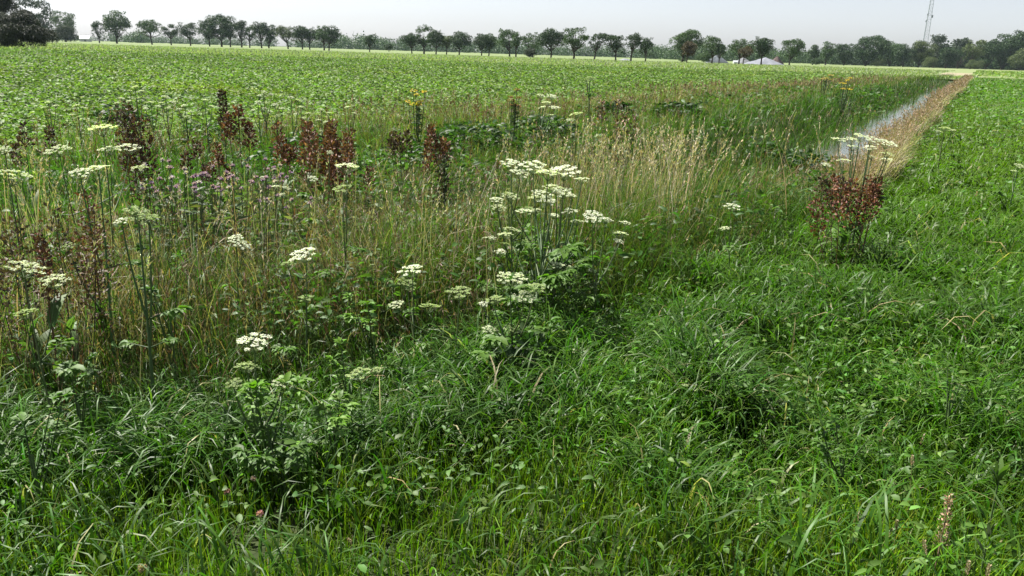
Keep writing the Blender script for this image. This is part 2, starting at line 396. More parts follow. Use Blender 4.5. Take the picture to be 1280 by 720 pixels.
    q = np.arange(m) % 7 == 0
    seed_stems(g, gh, xr[q], yr[q], dr[q], (.36+.45*vnoise(xr[q], yr[q], .8, 49))*RNG.uniform(.8, 1.15, int(q.sum())), (.3, .22, .13), (.33, .24, .16))
    # seed heads
    q = (RNG.random(n) < .012*np.where((x < -.4) & (y < 6), 2.6, 1)*np.where(verge > .5, .7+3.4*(p < -8.4), 1)*np.where(rightbank, 1.8, np.where((p > -5.8) & (s > 8), .3, 1))*np.where((verge > .5) & (s > 12), 2.2, 1)) & (d < 90)
    xx, yy, dd, hh = x[q], y[q], d[q], Hs[q]; k = RNG.random(len(xx))
    red = (k < np.where(xx < -.5, .62, .2))
    for sel, c1, c2 in ((red, RUST, (.13, .06, .038)), (~red & (k > .6), STRAW, (.34, .27, .16)), (~red & (k <= .6), TAN, PINKISH)):
        seed_stems(g, gh, xx[sel], yy[sel], dd[sel], hh[sel]*RNG.uniform(.9, 1.3, int(sel.sum())), c1, c2)
    # leafy undergrowth
    x2, y2, d2 = sector(150000, 2.4, 60, 1.5, d0=5.0); s2, p2 = to_sp(x2, y2)
    inb = (p2 < edge(s2)-.05) & (p2 > -10.3) & ~((p2 > -3.7) & (s2 > 11.5)) & (RNG.random(len(x2)) < .12+.88*sstep(.40, .62, vnoise(x2, y2, .9, 51)))
    x2, y2, d2, s2, p2 = [q[inb] for q in (x2, y2, d2, s2, p2)]; m = len(x2); gr = np.minimum(1+np.maximum(0, d2-5)*.08, 4)
    z = RNG.random(m)**.7*np.interp(p2, [-6, -4.5, -3, -1.5], [.36, .40, .62, .6])*(.6+.6*vnoise(x2, y2, .8, 52))
    ovate(gl, P3(x2, y2, z), rand_dirs(m, -.35, .6), rand_dirs(m, .1, 1), RNG.uniform(.035, .085, m)*gr, RNG.uniform(.014, .034, m)*gr, jit((.050, .105, .020), m, .28))
    for px, py, rad, hh in [(600, 178, .9, .62), (560, 172, .5, .5), (690, 168, .6, .6), (668, 160, .5, .5), (920, 192, .8, .7), (860, 215, .5, .5), (850, 145, .9, .6), (1000, 160, 1.2, .7), (770, 142, .6, .5), (150, 152, .6, .55), (390, 195, .7, .5), (545, 190, .6, .45), (260, 165, .6, .4), (820, 240, .4, .45), (940, 240, .5, .6), (1010, 215, .6, .6), (60, 330, .3, .5), (690, 330, .35, .55), (650, 420, .22, .4)]:  # leafy clumps whose pigment is deepened to suggest shaded hollows
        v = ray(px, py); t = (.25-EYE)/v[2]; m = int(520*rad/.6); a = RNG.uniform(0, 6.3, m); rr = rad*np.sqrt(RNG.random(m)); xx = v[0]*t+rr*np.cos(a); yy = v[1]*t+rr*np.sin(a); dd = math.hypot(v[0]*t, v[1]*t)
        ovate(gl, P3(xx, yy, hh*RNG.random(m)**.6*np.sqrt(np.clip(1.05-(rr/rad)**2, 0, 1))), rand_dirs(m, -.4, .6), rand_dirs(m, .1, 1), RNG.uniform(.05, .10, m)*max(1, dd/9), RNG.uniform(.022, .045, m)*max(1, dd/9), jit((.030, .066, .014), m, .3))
    x3, y3, d3 = sector(90000, 2.6, 16, 1.4, d0=5.0); s3, p3 = to_sp(x3, y3)
    inb = (p3 < edge(s3)-.35) & (p3 > -5.4) & (RNG.random(len(x3)) < .25+.75*sstep(.38, .6, vnoise(x3, y3, .7, 53))); x3, y3, d3, p3 = [q[inb] for q in (x3, y3, d3, p3)]; m = len(x3); gr = np.minimum(1+np.maximum(0, d3-5)*.08, 2)
    z = RNG.random(m)**.8*np.interp(p3, [-5.4, -4.5, -3.2, -1.5], [.4, .5, .74, .7])*(.5+.8*vnoise(x3, y3, .8, 54)); k = .65*vnoise(x3, y3, .9, 55)+.35*RNG.random(m)
    c = np.where((k > .56)[:, None], np.array(TAN)[None]*1.1, np.where((k > .44)[:, None], np.array(OLIVE)[None], np.where((k > .36)[:, None], np.array(BANK)[None], np.array(RUST)[None])))*np.exp(RNG.normal(0, .25, (m, 1)))
    blades(gl, P3(x3, y3, z), RNG.uniform(0, 6.3, m), RNG.uniform(.05, .15, m)*gr, RNG.uniform(.005, .011, m)*gr, np.abs(RNG.normal(.5, .5, m)), RNG.normal(1.8, .9, m), c*.8, c*1.2, 3)
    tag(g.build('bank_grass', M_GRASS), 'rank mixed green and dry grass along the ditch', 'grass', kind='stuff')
    tag(gh.build('bank_seed_heads', M_DRY), 'dry reddish and tan grass seed heads over the ditch bank', 'grass', kind='stuff')
    tag(gl.build('bank_undergrowth', M_HERB), 'dark leafy undergrowth filling the ditch bank, some clumps darkened to suggest shade', 'undergrowth', kind='stuff')
build_bank()

# ---- pale reed canes standing over the ditch
def build_canes():
    g = Geo(); gh = Geo()
    spots = [(690, 235, 6.6, 22, .7), (740, 235, 7.0, 64, .7), (800, 230, 7.4, 110, .65), (835, 225, 7.8, 54, .4), (55, 200, 6.6, 50, .35), (890, 215, 9.0, 10, .8), (1000, 185, 12.5, 12, 1.3), (960, 205, 10.5, 10, 1.0), (560, 300, 5.4, 24, .7),
             (480, 300, 5.2, 16, .7), (330, 260, 6.0, 22, .8), (200, 260, 5.4, 22, .7), (30, 300, 4.6, 20, .5)]
    for px, py, dist, n, rad in spots:
        c = at_range(px, py, dist); x = c[0]+RNG.normal(0, rad*.5, n); y = c[1]+RNG.normal(0, rad*.5, n); d = np.hypot(x, y)
        zt = c[2]-ground_z(x, y)
        H = np.clip((1.12 if 600 < px < 900 else .95)*RNG.uniform(.75, 1.05, n)-np.minimum(ground_z(x, y), 0), .3, 1.7)
        seed_stems(g, gh, x, y, d, H, (.44, .37, .24), (.48, .41, .27), .0044, .2, 14, .022, .10)
    tag(g.build('reed_canes', M_DRY), 'pale straw coloured canes standing along the ditch', 'reeds', kind='stuff')
    tag(gh.build('reed_plumes', M_DRY), 'thin pale plumes topping the canes', 'reeds', kind='stuff')
build_canes()

# ---- the crop
def build_crop():
    g = Geo()
    x, y, d = sector(760000, 10, 125, 1.22, d0=13.0)
    s, p = to_sp(x, y)
    lim = 111.5
    ok = (p < -10.9+RNG.normal(0, .12, len(x))) & (y < lim); x, y, d = x[ok], y[ok], d[ok]; n = len(x)
    gr = np.minimum((d/13)**.5, 3.2)
    row = .5+.5*np.cos((to_sp(x, y)[1])*2*np.pi/.75)
    z = .10+RNG.random(n)*.24*(.55+.45*row)*(.8+.5*vnoise(x, y, 1.2, 61))
    c = jit((.108, .168, .044), n, .28, .1)*(.82+.36*vnoise(x, y, 2.2, 62))[:, None]*(.9+.2*vnoise(x, y, 18, 63))[:, None]
    yl = (vnoise(x, y, 3.1, 64) > .78); c[yl] *= np.array([1.2, 1.08, .8])
    leaves(g, P3(x, y, z), rand_dirs(n, -.3, .5), rand_dirs(n, .25, 1), RNG.uniform(.055, .112, n)*gr, RNG.uniform(.036, .068, n)*gr, c)
    tag(g.build('crop_leaves', M_CROP), 'dense pale green leaves of the root crop covering the field', 'crop', kind='stuff')
    g = Geo(); n = 26000                                     # far crop on the right, beyond the meadow
    s = RNG.uniform(150, 330, n); p = RNG.uniform(-1, 130, n); x, y = to_xy(s, p)
    leaves(g, P3(x, y, RNG.uniform(.2, .55, n)), rand_dirs(n, -.3, .5), rand_dirs(n, .25, 1), .5, .34, jit((.15, .215, .06), n, .22))
    tag(g.build('far_crop_leaves', M_CROP), 'pale green crop beyond the end of the meadow', 'crop', kind='stuff')
build_crop()
def build_aftermath():
    g = Geo(); n = 60000; D = 110+190*RNG.random(n)**1.3; a = RNG.uniform(-.75, .52, n); x = D*np.tan(a); y = D; s, p = to_sp(x, y)
    ok = (p < -12) | ((s > 122) & (p < -.4) & ((p > -1.2) | (p < -7.5) | (s < 149))); x, y = x[ok], y[ok]; n = len(x)
    blades(g, np.stack([x, y, np.full(n, .03)], 1), RNG.uniform(0, 6.3, n), RNG.uniform(.15, .5, n)*(.6+.8*vnoise(x, y*3, 14, 71)), .22, .3, .6, jit((.125, .18, .068), n, .2), jit((.19, .225, .105), n, .2), 2)
    tag(g.build('mown_field_grass', M_GRASS), 'short pale grass of the mown field before the tree row', 'grass', kind='stuff')
build_aftermath()

# ------------------------------------------------------------------ TREES
def crown_geo(kind, w, h0, h1, seed, leaf, dens, col):
    """clumped crown between heights h0 and h1, width w, round the origin. Returns (Geo, clump centres)"""
    r = np.random.default_rng(seed); g = Geo()
    hh = h1-h0; nb = {'round': 34, 'open': 26, 'umbrella': 26, 'column': 22, 'bush': 38}[kind]
    cs = []
    while len(cs) < nb:
        v = r.uniform(-1, 1, 3)
        if np.linalg.norm(v) > 1: continue
        ln = np.linalg.norm(v)
        if kind in ('open', 'umbrella') and ln < .5: continue
        if ln < .35 and kind != 'column': continue
        t = (v[2]+1)/2
        prof = {'round': 1.0, 'open': 1.0, 'umbrella': .55+.6*t, 'column': 1.0-.45*t, 'bush': 1.15-.45*t}[kind]
        cs.append((v[0]*w*.40*prof, v[1]*w*.40*prof, h0+hh*((.02+.84*t) if kind == 'bush' else (.14+.74*t)), r.uniform(.5, 1.35)))
    if kind != 'bush':
        for k in range(7):                                  # boughs that break out of the round outline
            a = r.uniform(0, 6.3); t = r.uniform(-.02, .95); q = w*.5*r.uniform(.75, 1.02)*(1-abs(t-.45)*.8)
            cs.append((q*np.cos(a), q*np.sin(a), h0+hh*t, r.uniform(.32, .7)))
    cs = np.array(cs)
    br = {'round': .165, 'open': .14, 'umbrella': .15, 'column': .2, 'bush': .2}[kind]*min(w, hh*1.25)
    if kind != 'bush':
        ang = r.uniform(0, 7); cs[:, 0] += w*.05*np.cos(ang)
    for cx, cy, cz, k in cs:
        rad = br*k; n = max(12, int(dens*rad*rad/leaf/leaf))
        v = r.normal(0, 1, (n, 3)); v /= np.linalg.norm(v, axis=1, keepdims=True); v[:, 2] = np.where(v[:, 2] < -.45, -v[:, 2], v[:, 2])
        rr = rad*(r.random((n, 1))**.45*.75+.38)
        P = np.array([[cx, cy, cz]])+v*rr*np.array([[1, 1, .78]])
        P[:, 2] = np.maximum(P[:, 2], .05+.05*h1*r.random(n) if kind == 'bush' else h0*.9)
        D = r.normal(0, 1, (n, 3))+v*.3; Nn = v+r.normal(0, .55, (n, 3))
        c = np.asarray(col)[None]*np.exp(r.normal(0, .12))*np.exp(r.normal(0, .2, (n, 1)))
        leaves(g, P, D, Nn, leaf*r.uniform(.8, 1.6, n), leaf*r.uniform(.6, 1.1, n), c)
    return g, cs
def tree(name, loc, w, h, kind, seed, label, cat, group, col=(.05, .075, .026), leaf=None, dens=7.5, base=.3, trunk_r=None, lean=0.0, shift=0.0):
    r = np.random.default_rng(seed+1000)
    t = empty(name, loc, label, cat, group)
    leaf = leaf or max(.16, h*.032); h0 = h*base
    g, cs = crown_geo(kind, w, h0, h, seed, leaf, dens, col)
    g.v = [v+np.array([shift*h, 0, 0])*(np.clip(v[:, 2:3]/h, 0, 1)) for v in g.v]
    cs = cs.copy(); cs[:, 0] += shift*h*cs[:, 2]/h
    tr = trunk_r or h*.026
    if kind == 'bush': tr *= .6
    gt = Geo(); top = h0+(h-h0)*.62
    pts = np.array([[lean*z*.3+shift*z+r.normal(0, .006*h)*(z > 0), r.normal(0, .006*h)*(z > 0), z] for z in np.linspace(-.15, top, 7)])
    tube(gt, pts, tr*np.array([1.45, 1.05, .95, .85, .7, .5, .28]), (.05, .042, .032), 8)
    order = r.permutation(len(cs))[:14 if kind != 'bush' else 5]
    for i in order:
        z0 = min(cs[i, 2]*.8, h0*r.uniform(.85, 1.25)) if kind != 'bush' else .3
        a = np.array([np.interp(z0, pts[:, 2], pts[:, 0]), np.interp(z0, pts[:, 2], pts[:, 1]), z0])
        q = curve3(a, cs[i, :3], 5, .0); tube(gt, q, tr*np.array([.5, .4, .3, .2, .1]), (.05, .042, .032), 5)
    gt.build('trunk' if kind != 'bush' else 'stem', M_BARK, t); g.build('crown' if kind != 'bush' else 'foliage', M_TREE, t)
    return t

GA = 'trees in the row along the far road'
DK = (.024, .054, .013); MD = (.040, .082, .017); LT = (.066, .092, .026); RD = (.068, .052, .022); BL = (.026, .044, .022)
# pixel x of trunk, top y, base y, left, right, depth, kind, colour, crown base, label
ROW = [
 (124, 27, 52, 115, 132, 450, 'open', DK, .28, 'small ragged tree leaning against the tall oval tree, leftmost of the road row'),
 (146, 14, 53, 132, 160, 450, 'round', MD, .22, 'tall oval tree with a full crown, second in the row from the left'),
 (190, 24, 55, 174, 202, 450, 'umbrella', MD, .36, 'spreading flat topped tree standing alone right of the tall oval tree'),
 (214, 29, 55, 203, 223, 450, 'open', DK, .38, 'small thin crowned tree between the two spreading trees near the left'),
 (238, 29, 56, 225, 251, 450, 'umbrella', DK, .34, 'wide gappy tree just left of the big domed tree'),
 (262, 29, 57, 249, 274, 440, 'round', DK, .34, 'dark tree pressed against the left side of the big domed tree'),
 (277, 19, 57, 256, 298, 435, 'round', DK, .26, 'big domed tree, broadest crown of the left half of the row'),
 (288, 28, 57, 280, 298, 445, 'round', DK, .36, 'tree with bare trunk under the right edge of the big domed crown'),
 (302, 26, 58, 294, 311, 435, 'column', DK, .28, 'narrow pointed tree right beside the big domed tree'),
 (312, 31, 58, 305, 322, 435, 'open', MD, .36, 'thin see through tree right of the narrow pointed tree'),
 (327, 27, 60, 316, 335, 430, 'round', DK, .34, 'dark dense tree left of the tree with the bushy low crown'),
 (336, 30, 60, 329, 347, 430, 'round', DK, .24, 'tree with a bushy low crown between dense dark and yellowish trees'),
 (360, 32, 60, 345, 368, 425, 'umbrella', LT, .36, 'yellowish green tree with a rounded light crown in the row'),
 (378, 32, 61, 367, 388, 420, 'round', DK, .32, 'left tree of the dark pair right of the yellowish tree'),
 (387, 34, 61, 379, 397, 422, 'round', DK, .34, 'right tree of the dark pair right of the yellowish tree'),
 (405, 30, 64, 395, 413, 380, 'round', MD, .30, 'taller left tree of the pair before the gap in the row'),
 (411, 34, 63, 404, 425, 385, 'round', DK, .30, 'lower sloping tree right at the left edge of the gap in the row'),
 (462, 42, 66, 456, 470, 370, 'round', DK, .36, 'small lone tree standing in the gap of the row'),
 (486, 55, 66, 480, 492, 380, 'bush', DK, .30, 'tiny low tree in the gap, right of the lone small tree'),
 (515, 40, 69, 501, 523, 345, 'round', DK, .34, 'first dark tree right of the gap, leaning to the left'),
 (530, 31, 69, 519, 540, 345, 'open', MD, .30, 'tall tree with layered crown, highest right after the gap'),
 (545, 38, 70, 536, 556, 340, 'round', DK, .32, 'square topped dense tree right of the tall layered tree'),
 (558, 43, 70, 551, 568, 340, 'umbrella', LT, .42, 'slim yellowish tree with see through crown between two dark trees'),
 (574, 40, 71, 563, 586, 338, 'round', DK, .30, 'dark tree with pointed top right of the slim yellowish tree'),
 (602, 43, 71, 593, 613, 335, 'round', DK, .34, 'dark round left tree of the touching pair in mid row'),
 (611, 43, 71, 604, 622, 337, 'round', MD, .36, 'lighter right tree of the touching pair in mid row'),
 (637, 37, 72, 622, 648, 330, 'open', MD, .32, 'tall loose crowned tree left of the dark rounded shrub, in mid row'),
 (645, 39, 73, 639, 652, 325, 'round', MD, .36, 'narrow tree overlapping the loose crowned tree left of the dark shrub'),
 (666, 42, 70, 651, 679, 340, 'open', MD, .30, 'light gappy tree rising behind the dark rounded shrub'),
 (689, 37, 74, 675, 703, 300, 'round', DK, .34, 'dense mushroom shaped tree between dark shrub and big open tree'),
 (717, 31, 75, 703, 736, 285, 'open', MD, .30, 'big open branched tree, tallest of the middle of the row'),
 (743, 39, 76, 736, 759, 285, 'open', DK, .38, 'ragged tree with a separate tuft leaning right at its top'),
 (770, 41, 77, 757, 783, 282, 'umbrella', DK, .36, 'spreading tree left of the tree with sky showing through branches'),
 (789, 39, 77, 779, 801, 280, 'umbrella', DK, .38, 'tree with sky showing through its branches over a bare trunk'),
 (807, 47, 77, 800, 816, 285, 'column', DK, .30, 'narrow ragged conical tree left of the broad tree in the row'),
 (853, 39, 77, 838, 876, 300, 'round', MD, .20, 'broad high tree behind the small reddish round tree'),
 (859, 52, 80, 850, 868, 270, 'round', RD, .34, 'small reddish round tree in front of the broad high tree'),
 (890, 44, 80, 878, 903, 278, 'open', MD, .32, 'tall tree left of the heap, behind a small dark tree'),
 (899, 53, 80, 892, 907, 272, 'round', DK, .32, 'small dark tree standing in front of the left grey heap'),
 (924, 46, 80, 910, 941, 290, 'open', MD, .30, 'tall airy tree behind the little reddish tree between two heaps'),
 (929, 58, 80, 921, 939, 275, 'umbrella', RD, .42, 'little reddish umbrella shaped tree between the two grey heaps'),
 (952, 46, 81, 941, 964, 290, 'round', DK, .36, 'dark tree in front of the peak of the widest grey heap'),
 (987, 48, 81, 974, 1001, 320, 'umbrella', MD, .30, 'isolated flat topped tree at the right end of the row'),
]
def plant_tree(name, px, top, base, l, r, D, kind, col, cb, label, cat, group, seed, leaf=None, dens=7.5):
    x, y = at_depth(px, D); m = D/1087.0; mx = .96*D/1000
    hz = 66+(px-640)*.0306; bottom = hz+1087*1.7/D           # where the ground really is in that column
    h = (bottom-top)*m; w = (r-l)*mx*1.22; cb *= .74
    return tree(name, (x, y, 0), w, h, kind, seed, label, cat, group, col, leaf, dens, cb, shift=((l+r)/2-px)*mx/h*1.1)
for i, (px, t, b, l, r, D, k, col, cb, lab) in enumerate(ROW):
    plant_tree('roadside_tree' if k != 'bush' else 'low_tree', px, t, b, l, r, D, k, col, cb, lab, 'tree', GA, 100+i)
GW = 'trees along the edge of the right hand wood'
WOOD = [
 (1016, 55, 80, 1010, 1024, 420, 'column', DK, .12, 'narrow tree rising from the square dark bush left of the wood'),
 (1032, 51, 80, 1025, 1041, 470, 'round', MD, .16, 'pale rounded tree behind the square dark bush left of the wood'),
 (1055, 54, 82, 1044, 1067, 500, 'round', DK, .06, 'dark tree tucked in left of the great dome shaped tree'),
 (1082, 45, 82, 1062, 1104, 500, 'round', DK, .04, 'great dome shaped dark tree at the left end of the wood'),
 (1112, 52, 82, 1098, 1124, 560, 'round', MD, .08, 'olive tree low between the great dome and the mast'),
 (1129, 56, 83, 1115, 1140, 550, 'round', DK, .06, 'dark rounded tree left of the mast at the wood edge'),
 (1148, 49, 84, 1134, 1164, 550, 'round', LT, .10, 'light green broad tree standing below the mast'),
 (1167, 42, 84, 1156, 1178, 575, 'column', BL, .05, 'dark bluish spired tree just right of the mast'),
 (1182, 57, 85, 1171, 1194, 545, 'round', DK, .06, 'low dark round tree between spired tree and the ragged pines'),
 (1197, 42, 85, 1184, 1209, 580, 'open', BL, .05, 'ragged topped dark pine like tree above the end of the ditch'),
 (1213, 47, 86, 1200, 1224, 540, 'umbrella', LT, .24, 'light green tree with a visible pale trunk above the ditch end'),
 (1232, 48, 86, 1220, 1246, 560, 'round', DK, .05, 'first dark tree of the rising wood right of the pale trunk'),
 (1252, 42, 86, 1238, 1268, 560, 'round', DK, .05, 'tall dark tree of the rising wood beside the pale shrub tree'),
 (1273, 36, 87, 1257, 1296, 560, 'round', DK, .05, 'highest dark tree of the wood at the right frame edge'),
 (1275, 58, 87, 1264, 1288, 535, 'bush', LT, .05, 'pale green shrubby tree before the highest dark tree'),
]
for i, (px, t, b, l, r, D, k, col, cb, lab) in enumerate(WOOD):
    plant_tree('woodland_tree', px, t, b, l, r, D, k, col, cb, lab, 'tree', GW, 200+i, None, 9)
GB = 'shrubs at the far field edge'
SHRUB = [
 (662, 59, 73, 656, 670, 318, 'bush', (.03, .046, .02), .05, 'dark egg shaped shrub at the foot of the row, in front of the gappy tree'),
 (1020, 72, 82, 1014, 1032, 400, 'bush', DK, .05, 'square dark bush left of the great domed tree'),
 (1097, 73, 83, 1089, 1106, 490, 'bush', LT, .05, 'pale round shrub at the foot of the great domed tree'),
 (1162, 71, 84, 1153, 1172, 520, 'bush', LT, .05, 'grey green shrub right below the mast'),
 (1219, 75, 87, 1206, 1232, 525, 'bush', LT, .05, 'pale shrub around the light trunk above the ditch end'),
 (880, 66, 77, 872, 891, 330, 'bush', MD, .05, 'green overgrown hump left of the left grey heap'),
 (854, 72, 78, 848, 862, 340, 'bush', MD, .05, 'low green bush at the foot of the broad high tree'),
 (82, 31, 51, 69, 94, 440, 'bush', (.04, .058, .03), .05, 'big dark bush under the round tree near the left frame edge'),
]
for i, (px, t, b, l, r, D, k, col, cb, lab) in enumerate(SHRUB):
    plant_tree('shrub', px, t, b, l, r, D, k, col, cb, lab, 'shrub', GB, 300+i)
plant_tree('round_tree', 82, 15, 50, 67, 96, 470, 'umbrella', MD, .3, 'round tree rising behind the big dark bush near the left edge', 'tree', None, 401)
plant_tree('large_tree', 45, -6, 50, 24, 64, 420, 'open', BL, .12, 'tall tree with feathery crown behind the black bush at left', 'tree', None, 402, None, 9)
plant_tree('near_bush', 26, 15, 61, -14, 57, 142, 'bush', (.017, .026, .008), .03, 'large blackish bush at the left frame edge, nearest of all the trees', 'bush', None, 403, .17, 18)
plant_tree('near_tree', -4, -28, 61, -34, 13, 150, 'round', (.017, .026, .009), .05, 'very dark tree cut off by the left frame edge above the bush', 'tree', None, 404, .2, 16)

def build_far_woods():
    """tree belts on the skyline, one mass"""
    g = Geo()
    def belt(px0, px1, D, hpx0, hpx1, seed, col, bumps=1.0):
        r = np.random.default_rng(seed); n = int((px1-px0)*.5*bumps)+3
        for k in range(n):
            px = r.uniform(px0, px1); x, y = at_depth(px, D*r.uniform(.95, 1.08)); m = D/1087
            f = (px-px0)/(px1-px0); H = (hpx0*(1-f)+hpx1*f)*m*(.62+.5*vnoise(np.array([px]), np.array([seed*7.]), 14, seed)[0]+r.uniform(-.1, .12)); w = H*r.uniform(.7, 1.2)
            q = 150; v = r.normal(0, 1, (q, 3)); v /= np.linalg.norm(v, axis=1, keepdims=True); v[:, 2] = v[:, 2]*.5+.5
            lump = 1+.18*np.sin(v[:, :1]*7+k)*np.cos(v[:, 1:2]*6+2*k)
            P = np.array([[x, y, 0]])+v*np.array([[w*.55, w*.55, H]])*lump*(r.random((q, 1))**.3)
            leaves(g, P, r.normal(0, 1, (q, 3)), v+r.normal(0, .5, (q, 3)), H*.1*r.uniform(.7, 1.6, q), H*.085*r.uniform(.7, 1.3, q), np.asarray(col)[None]*np.exp(r.normal(0, .2, (q, 1))))
    belt(-60, 120, 1000, 9, 9, 1, MD); belt(55, 74, 700, 15, 13, 15, BL)
    belt(120, 430, 950, 12, 13, 2, MD); belt(160, 182, 800, 17, 15, 16, MD)
    belt(420, 448, 900, 17, 16, 3, MD, 1.4); belt(448, 470, 900, 21, 20, 4, MD, 1.4)
    belt(468, 640, 880, 20, 19, 5, MD, 1.3)
    belt(620, 830, 860, 15, 17, 6, MD, 1.2); belt(810, 880, 700, 19, 20, 7, MD, 1.2)
    belt(860, 1050, 720, 20, 22, 8, MD, 1.4)
    belt(1040, 1240, 640, 24, 32, 9, DK, 1.6); belt(1225, 1400, 640, 34, 48, 10, DK, 1.8)
    belt(-400, -60, 900, 20, 12, 11, MD)
    tag(g.build('far_woods', M_TREE), 'bluish belt of distant woodland closing the horizon', 'woodland', kind='stuff')
build_far_woods()

# ------------------------------------------------------------------ structures far off
def build_mast():
    D = 620; x, y = at_depth(1151, D); t = empty('lattice_mast', (x, y, 0), 'tall pale grey lattice mast rising above the wood', 'mast')
    g = Geo(); col = (.30, .34, .36); Hm = 82; b, tp = 2.4, .75
    def leg(k, z):
        a = R(100+120*k); w = b+(tp-b)*z/Hm; return np.array([w*math.cos(a), w*math.sin(a), z])
    gl = [Geo() for _ in range(3)]
    for k in range(3):
        tube(gl[k], [leg(k, z) for z in np.linspace(-.2, Hm, 8)], .17, col, 6)
        gl[k].build('leg', M_STEM, t)
    zs = np.arange(0, Hm, 2.6)
    for i in range(len(zs)-1):
        for k in range(3):
            k2 = (k+1) % 3
            tube(g, [leg(k, zs[i]), leg(k2, zs[i+1])], .085, col, 4); tube(g, [leg(k, zs[i]), leg(k2, zs[i])], .06, col, 4)
    g.build('bracing', M_STEM, t)
    for z, k in ((36, 2), (33, 0), (37.5, 1), (55, 2)):
        ga = Geo(); p = leg(k, z); box(ga, p*np.array([1.35, 1.35, 1]), (.7, .5, 2.0), (.22, .25, .27)); ga.build('antenna_panel', M_STEM, t)
build_mast()
def heap(name, px, D, l, r, toppx, label, col, seed, cat='heap', group=None):
    x, y = at_depth(px, D); m = D/1087; w = (r-l)*.96*D/1000; hz = 66+(px-640)*.0306
    h = (hz+1087*1.7/D-toppx)*m
    g = Geo(); nu, nv = 40, 14; U, V = np.meshgrid(np.linspace(0, 2*np.pi, nu, endpoint=False), np.linspace(0, 1, nv), indexing='ij')
    rr = V*(1+.12*np.sin(3*U+seed)+.07*np.sin(7*U+2*seed)); X = rr*np.cos(U)*w/2; Y = rr*np.sin(U)*w*.32
    Z = h*np.clip(1-V**1.12, 0, 1)*(1+.12*np.sin(U*2+seed)*V)+(vnoise(X, Y, 1.1, seed)-.5)*.25*(V > .05)*(V < .95)-.1*(V >= .99)
    vv = np.stack([X, Y, Z], -1).reshape(-1, 3); i = np.arange(nu)[:, None]*nv+np.arange(nv-1)[None, :]; j = ((np.arange(nu)+1) % nu)[:, None]*nv+np.arange(nv-1)[None, :]
    g.add(vv, np.stack([i, i+1, j+1, j], -1), (.3, .3, .3))
    o = g.build(name, noise_mat(name+'_surface', tuple(c*.8 for c in col), tuple(min(1, c*1.15) for c in col), .8)); o.location = (x, y, 0); tag(o, label, cat, group)
GH = 'grey heaps beyond the road trees'
heap('gravel_heap', 896, 350, 883, 912, 69, 'grey heap behind the small dark tree, left of the white box', (.13, .145, .16), 3, group=GH)
heap('gravel_heap', 929, 360, 917, 941, 72, 'small pale heap behind the little reddish umbrella shaped tree', (.2, .205, .22), 4, group=GH)
heap('gravel_heap', 957, 330, 934, 984, 72, 'widest pale grey heap with a dark tree in front of its peak', (.19, .20, .23), 5, group=GH)
heap('soil_heap', 971, 380, 962, 982, 70.5, 'purplish brown heap behind the right slope of the widest grey heap', (.10, .072, .068), 6, group=GH)
heap('gravel_heap', 781, 330, 773, 789, 73.5, 'low pale heap between two bare trunks left of the broad tree', (.22, .235, .25), 7, group=GH)
def shed(name, px, D, wpx, hpx, label, wall, roof, cat):
    x, y = at_depth(px, D); w = wpx*.96*D/1000; h = hpx*D/1087; t = empty(name, (x, y, 0), label, cat)
    g = Geo(); box(g, (0, 0, h*.25), (w, w*.6, h*.5), wall); g.build('wall', M_STEM, t, smooth=False)
    g = Geo(); a, b, z0, z1 = w*.53, w*.34, h*.5+.01, h
    g.add([(-a, -b, z0), (a, -b, z0), (a, b, z0), (-a, b, z0), (-a, 0, z1), (a, 0, z1)], [[0, 1, 5, 4], [2, 3, 4, 5], [0, 4, 3, 3], [1, 2, 5, 5], [3, 2, 1, 0]], roof)
    g.build('roof', M_STEM, t, smooth=False)
    g = Geo(); box(g, (w*.1, -w*.3-.03, h*.18), (w*.2, .06, h*.34), (.1, .1, .1)); g.build('door', M_STEM, t, smooth=False)
shed('farm_shed', 107, 640, 12, 7.5, 'pale roofed farm shed on the horizon left of the road row', (.45, .45, .45), (.62, .63, .65), 'shed')
shed('small_shed', 919.5, 340, 5.2, 4.0, 'small white shed between the left and the small grey heaps', (.75, .76, .78), (.6, .62, .65), 'shed')

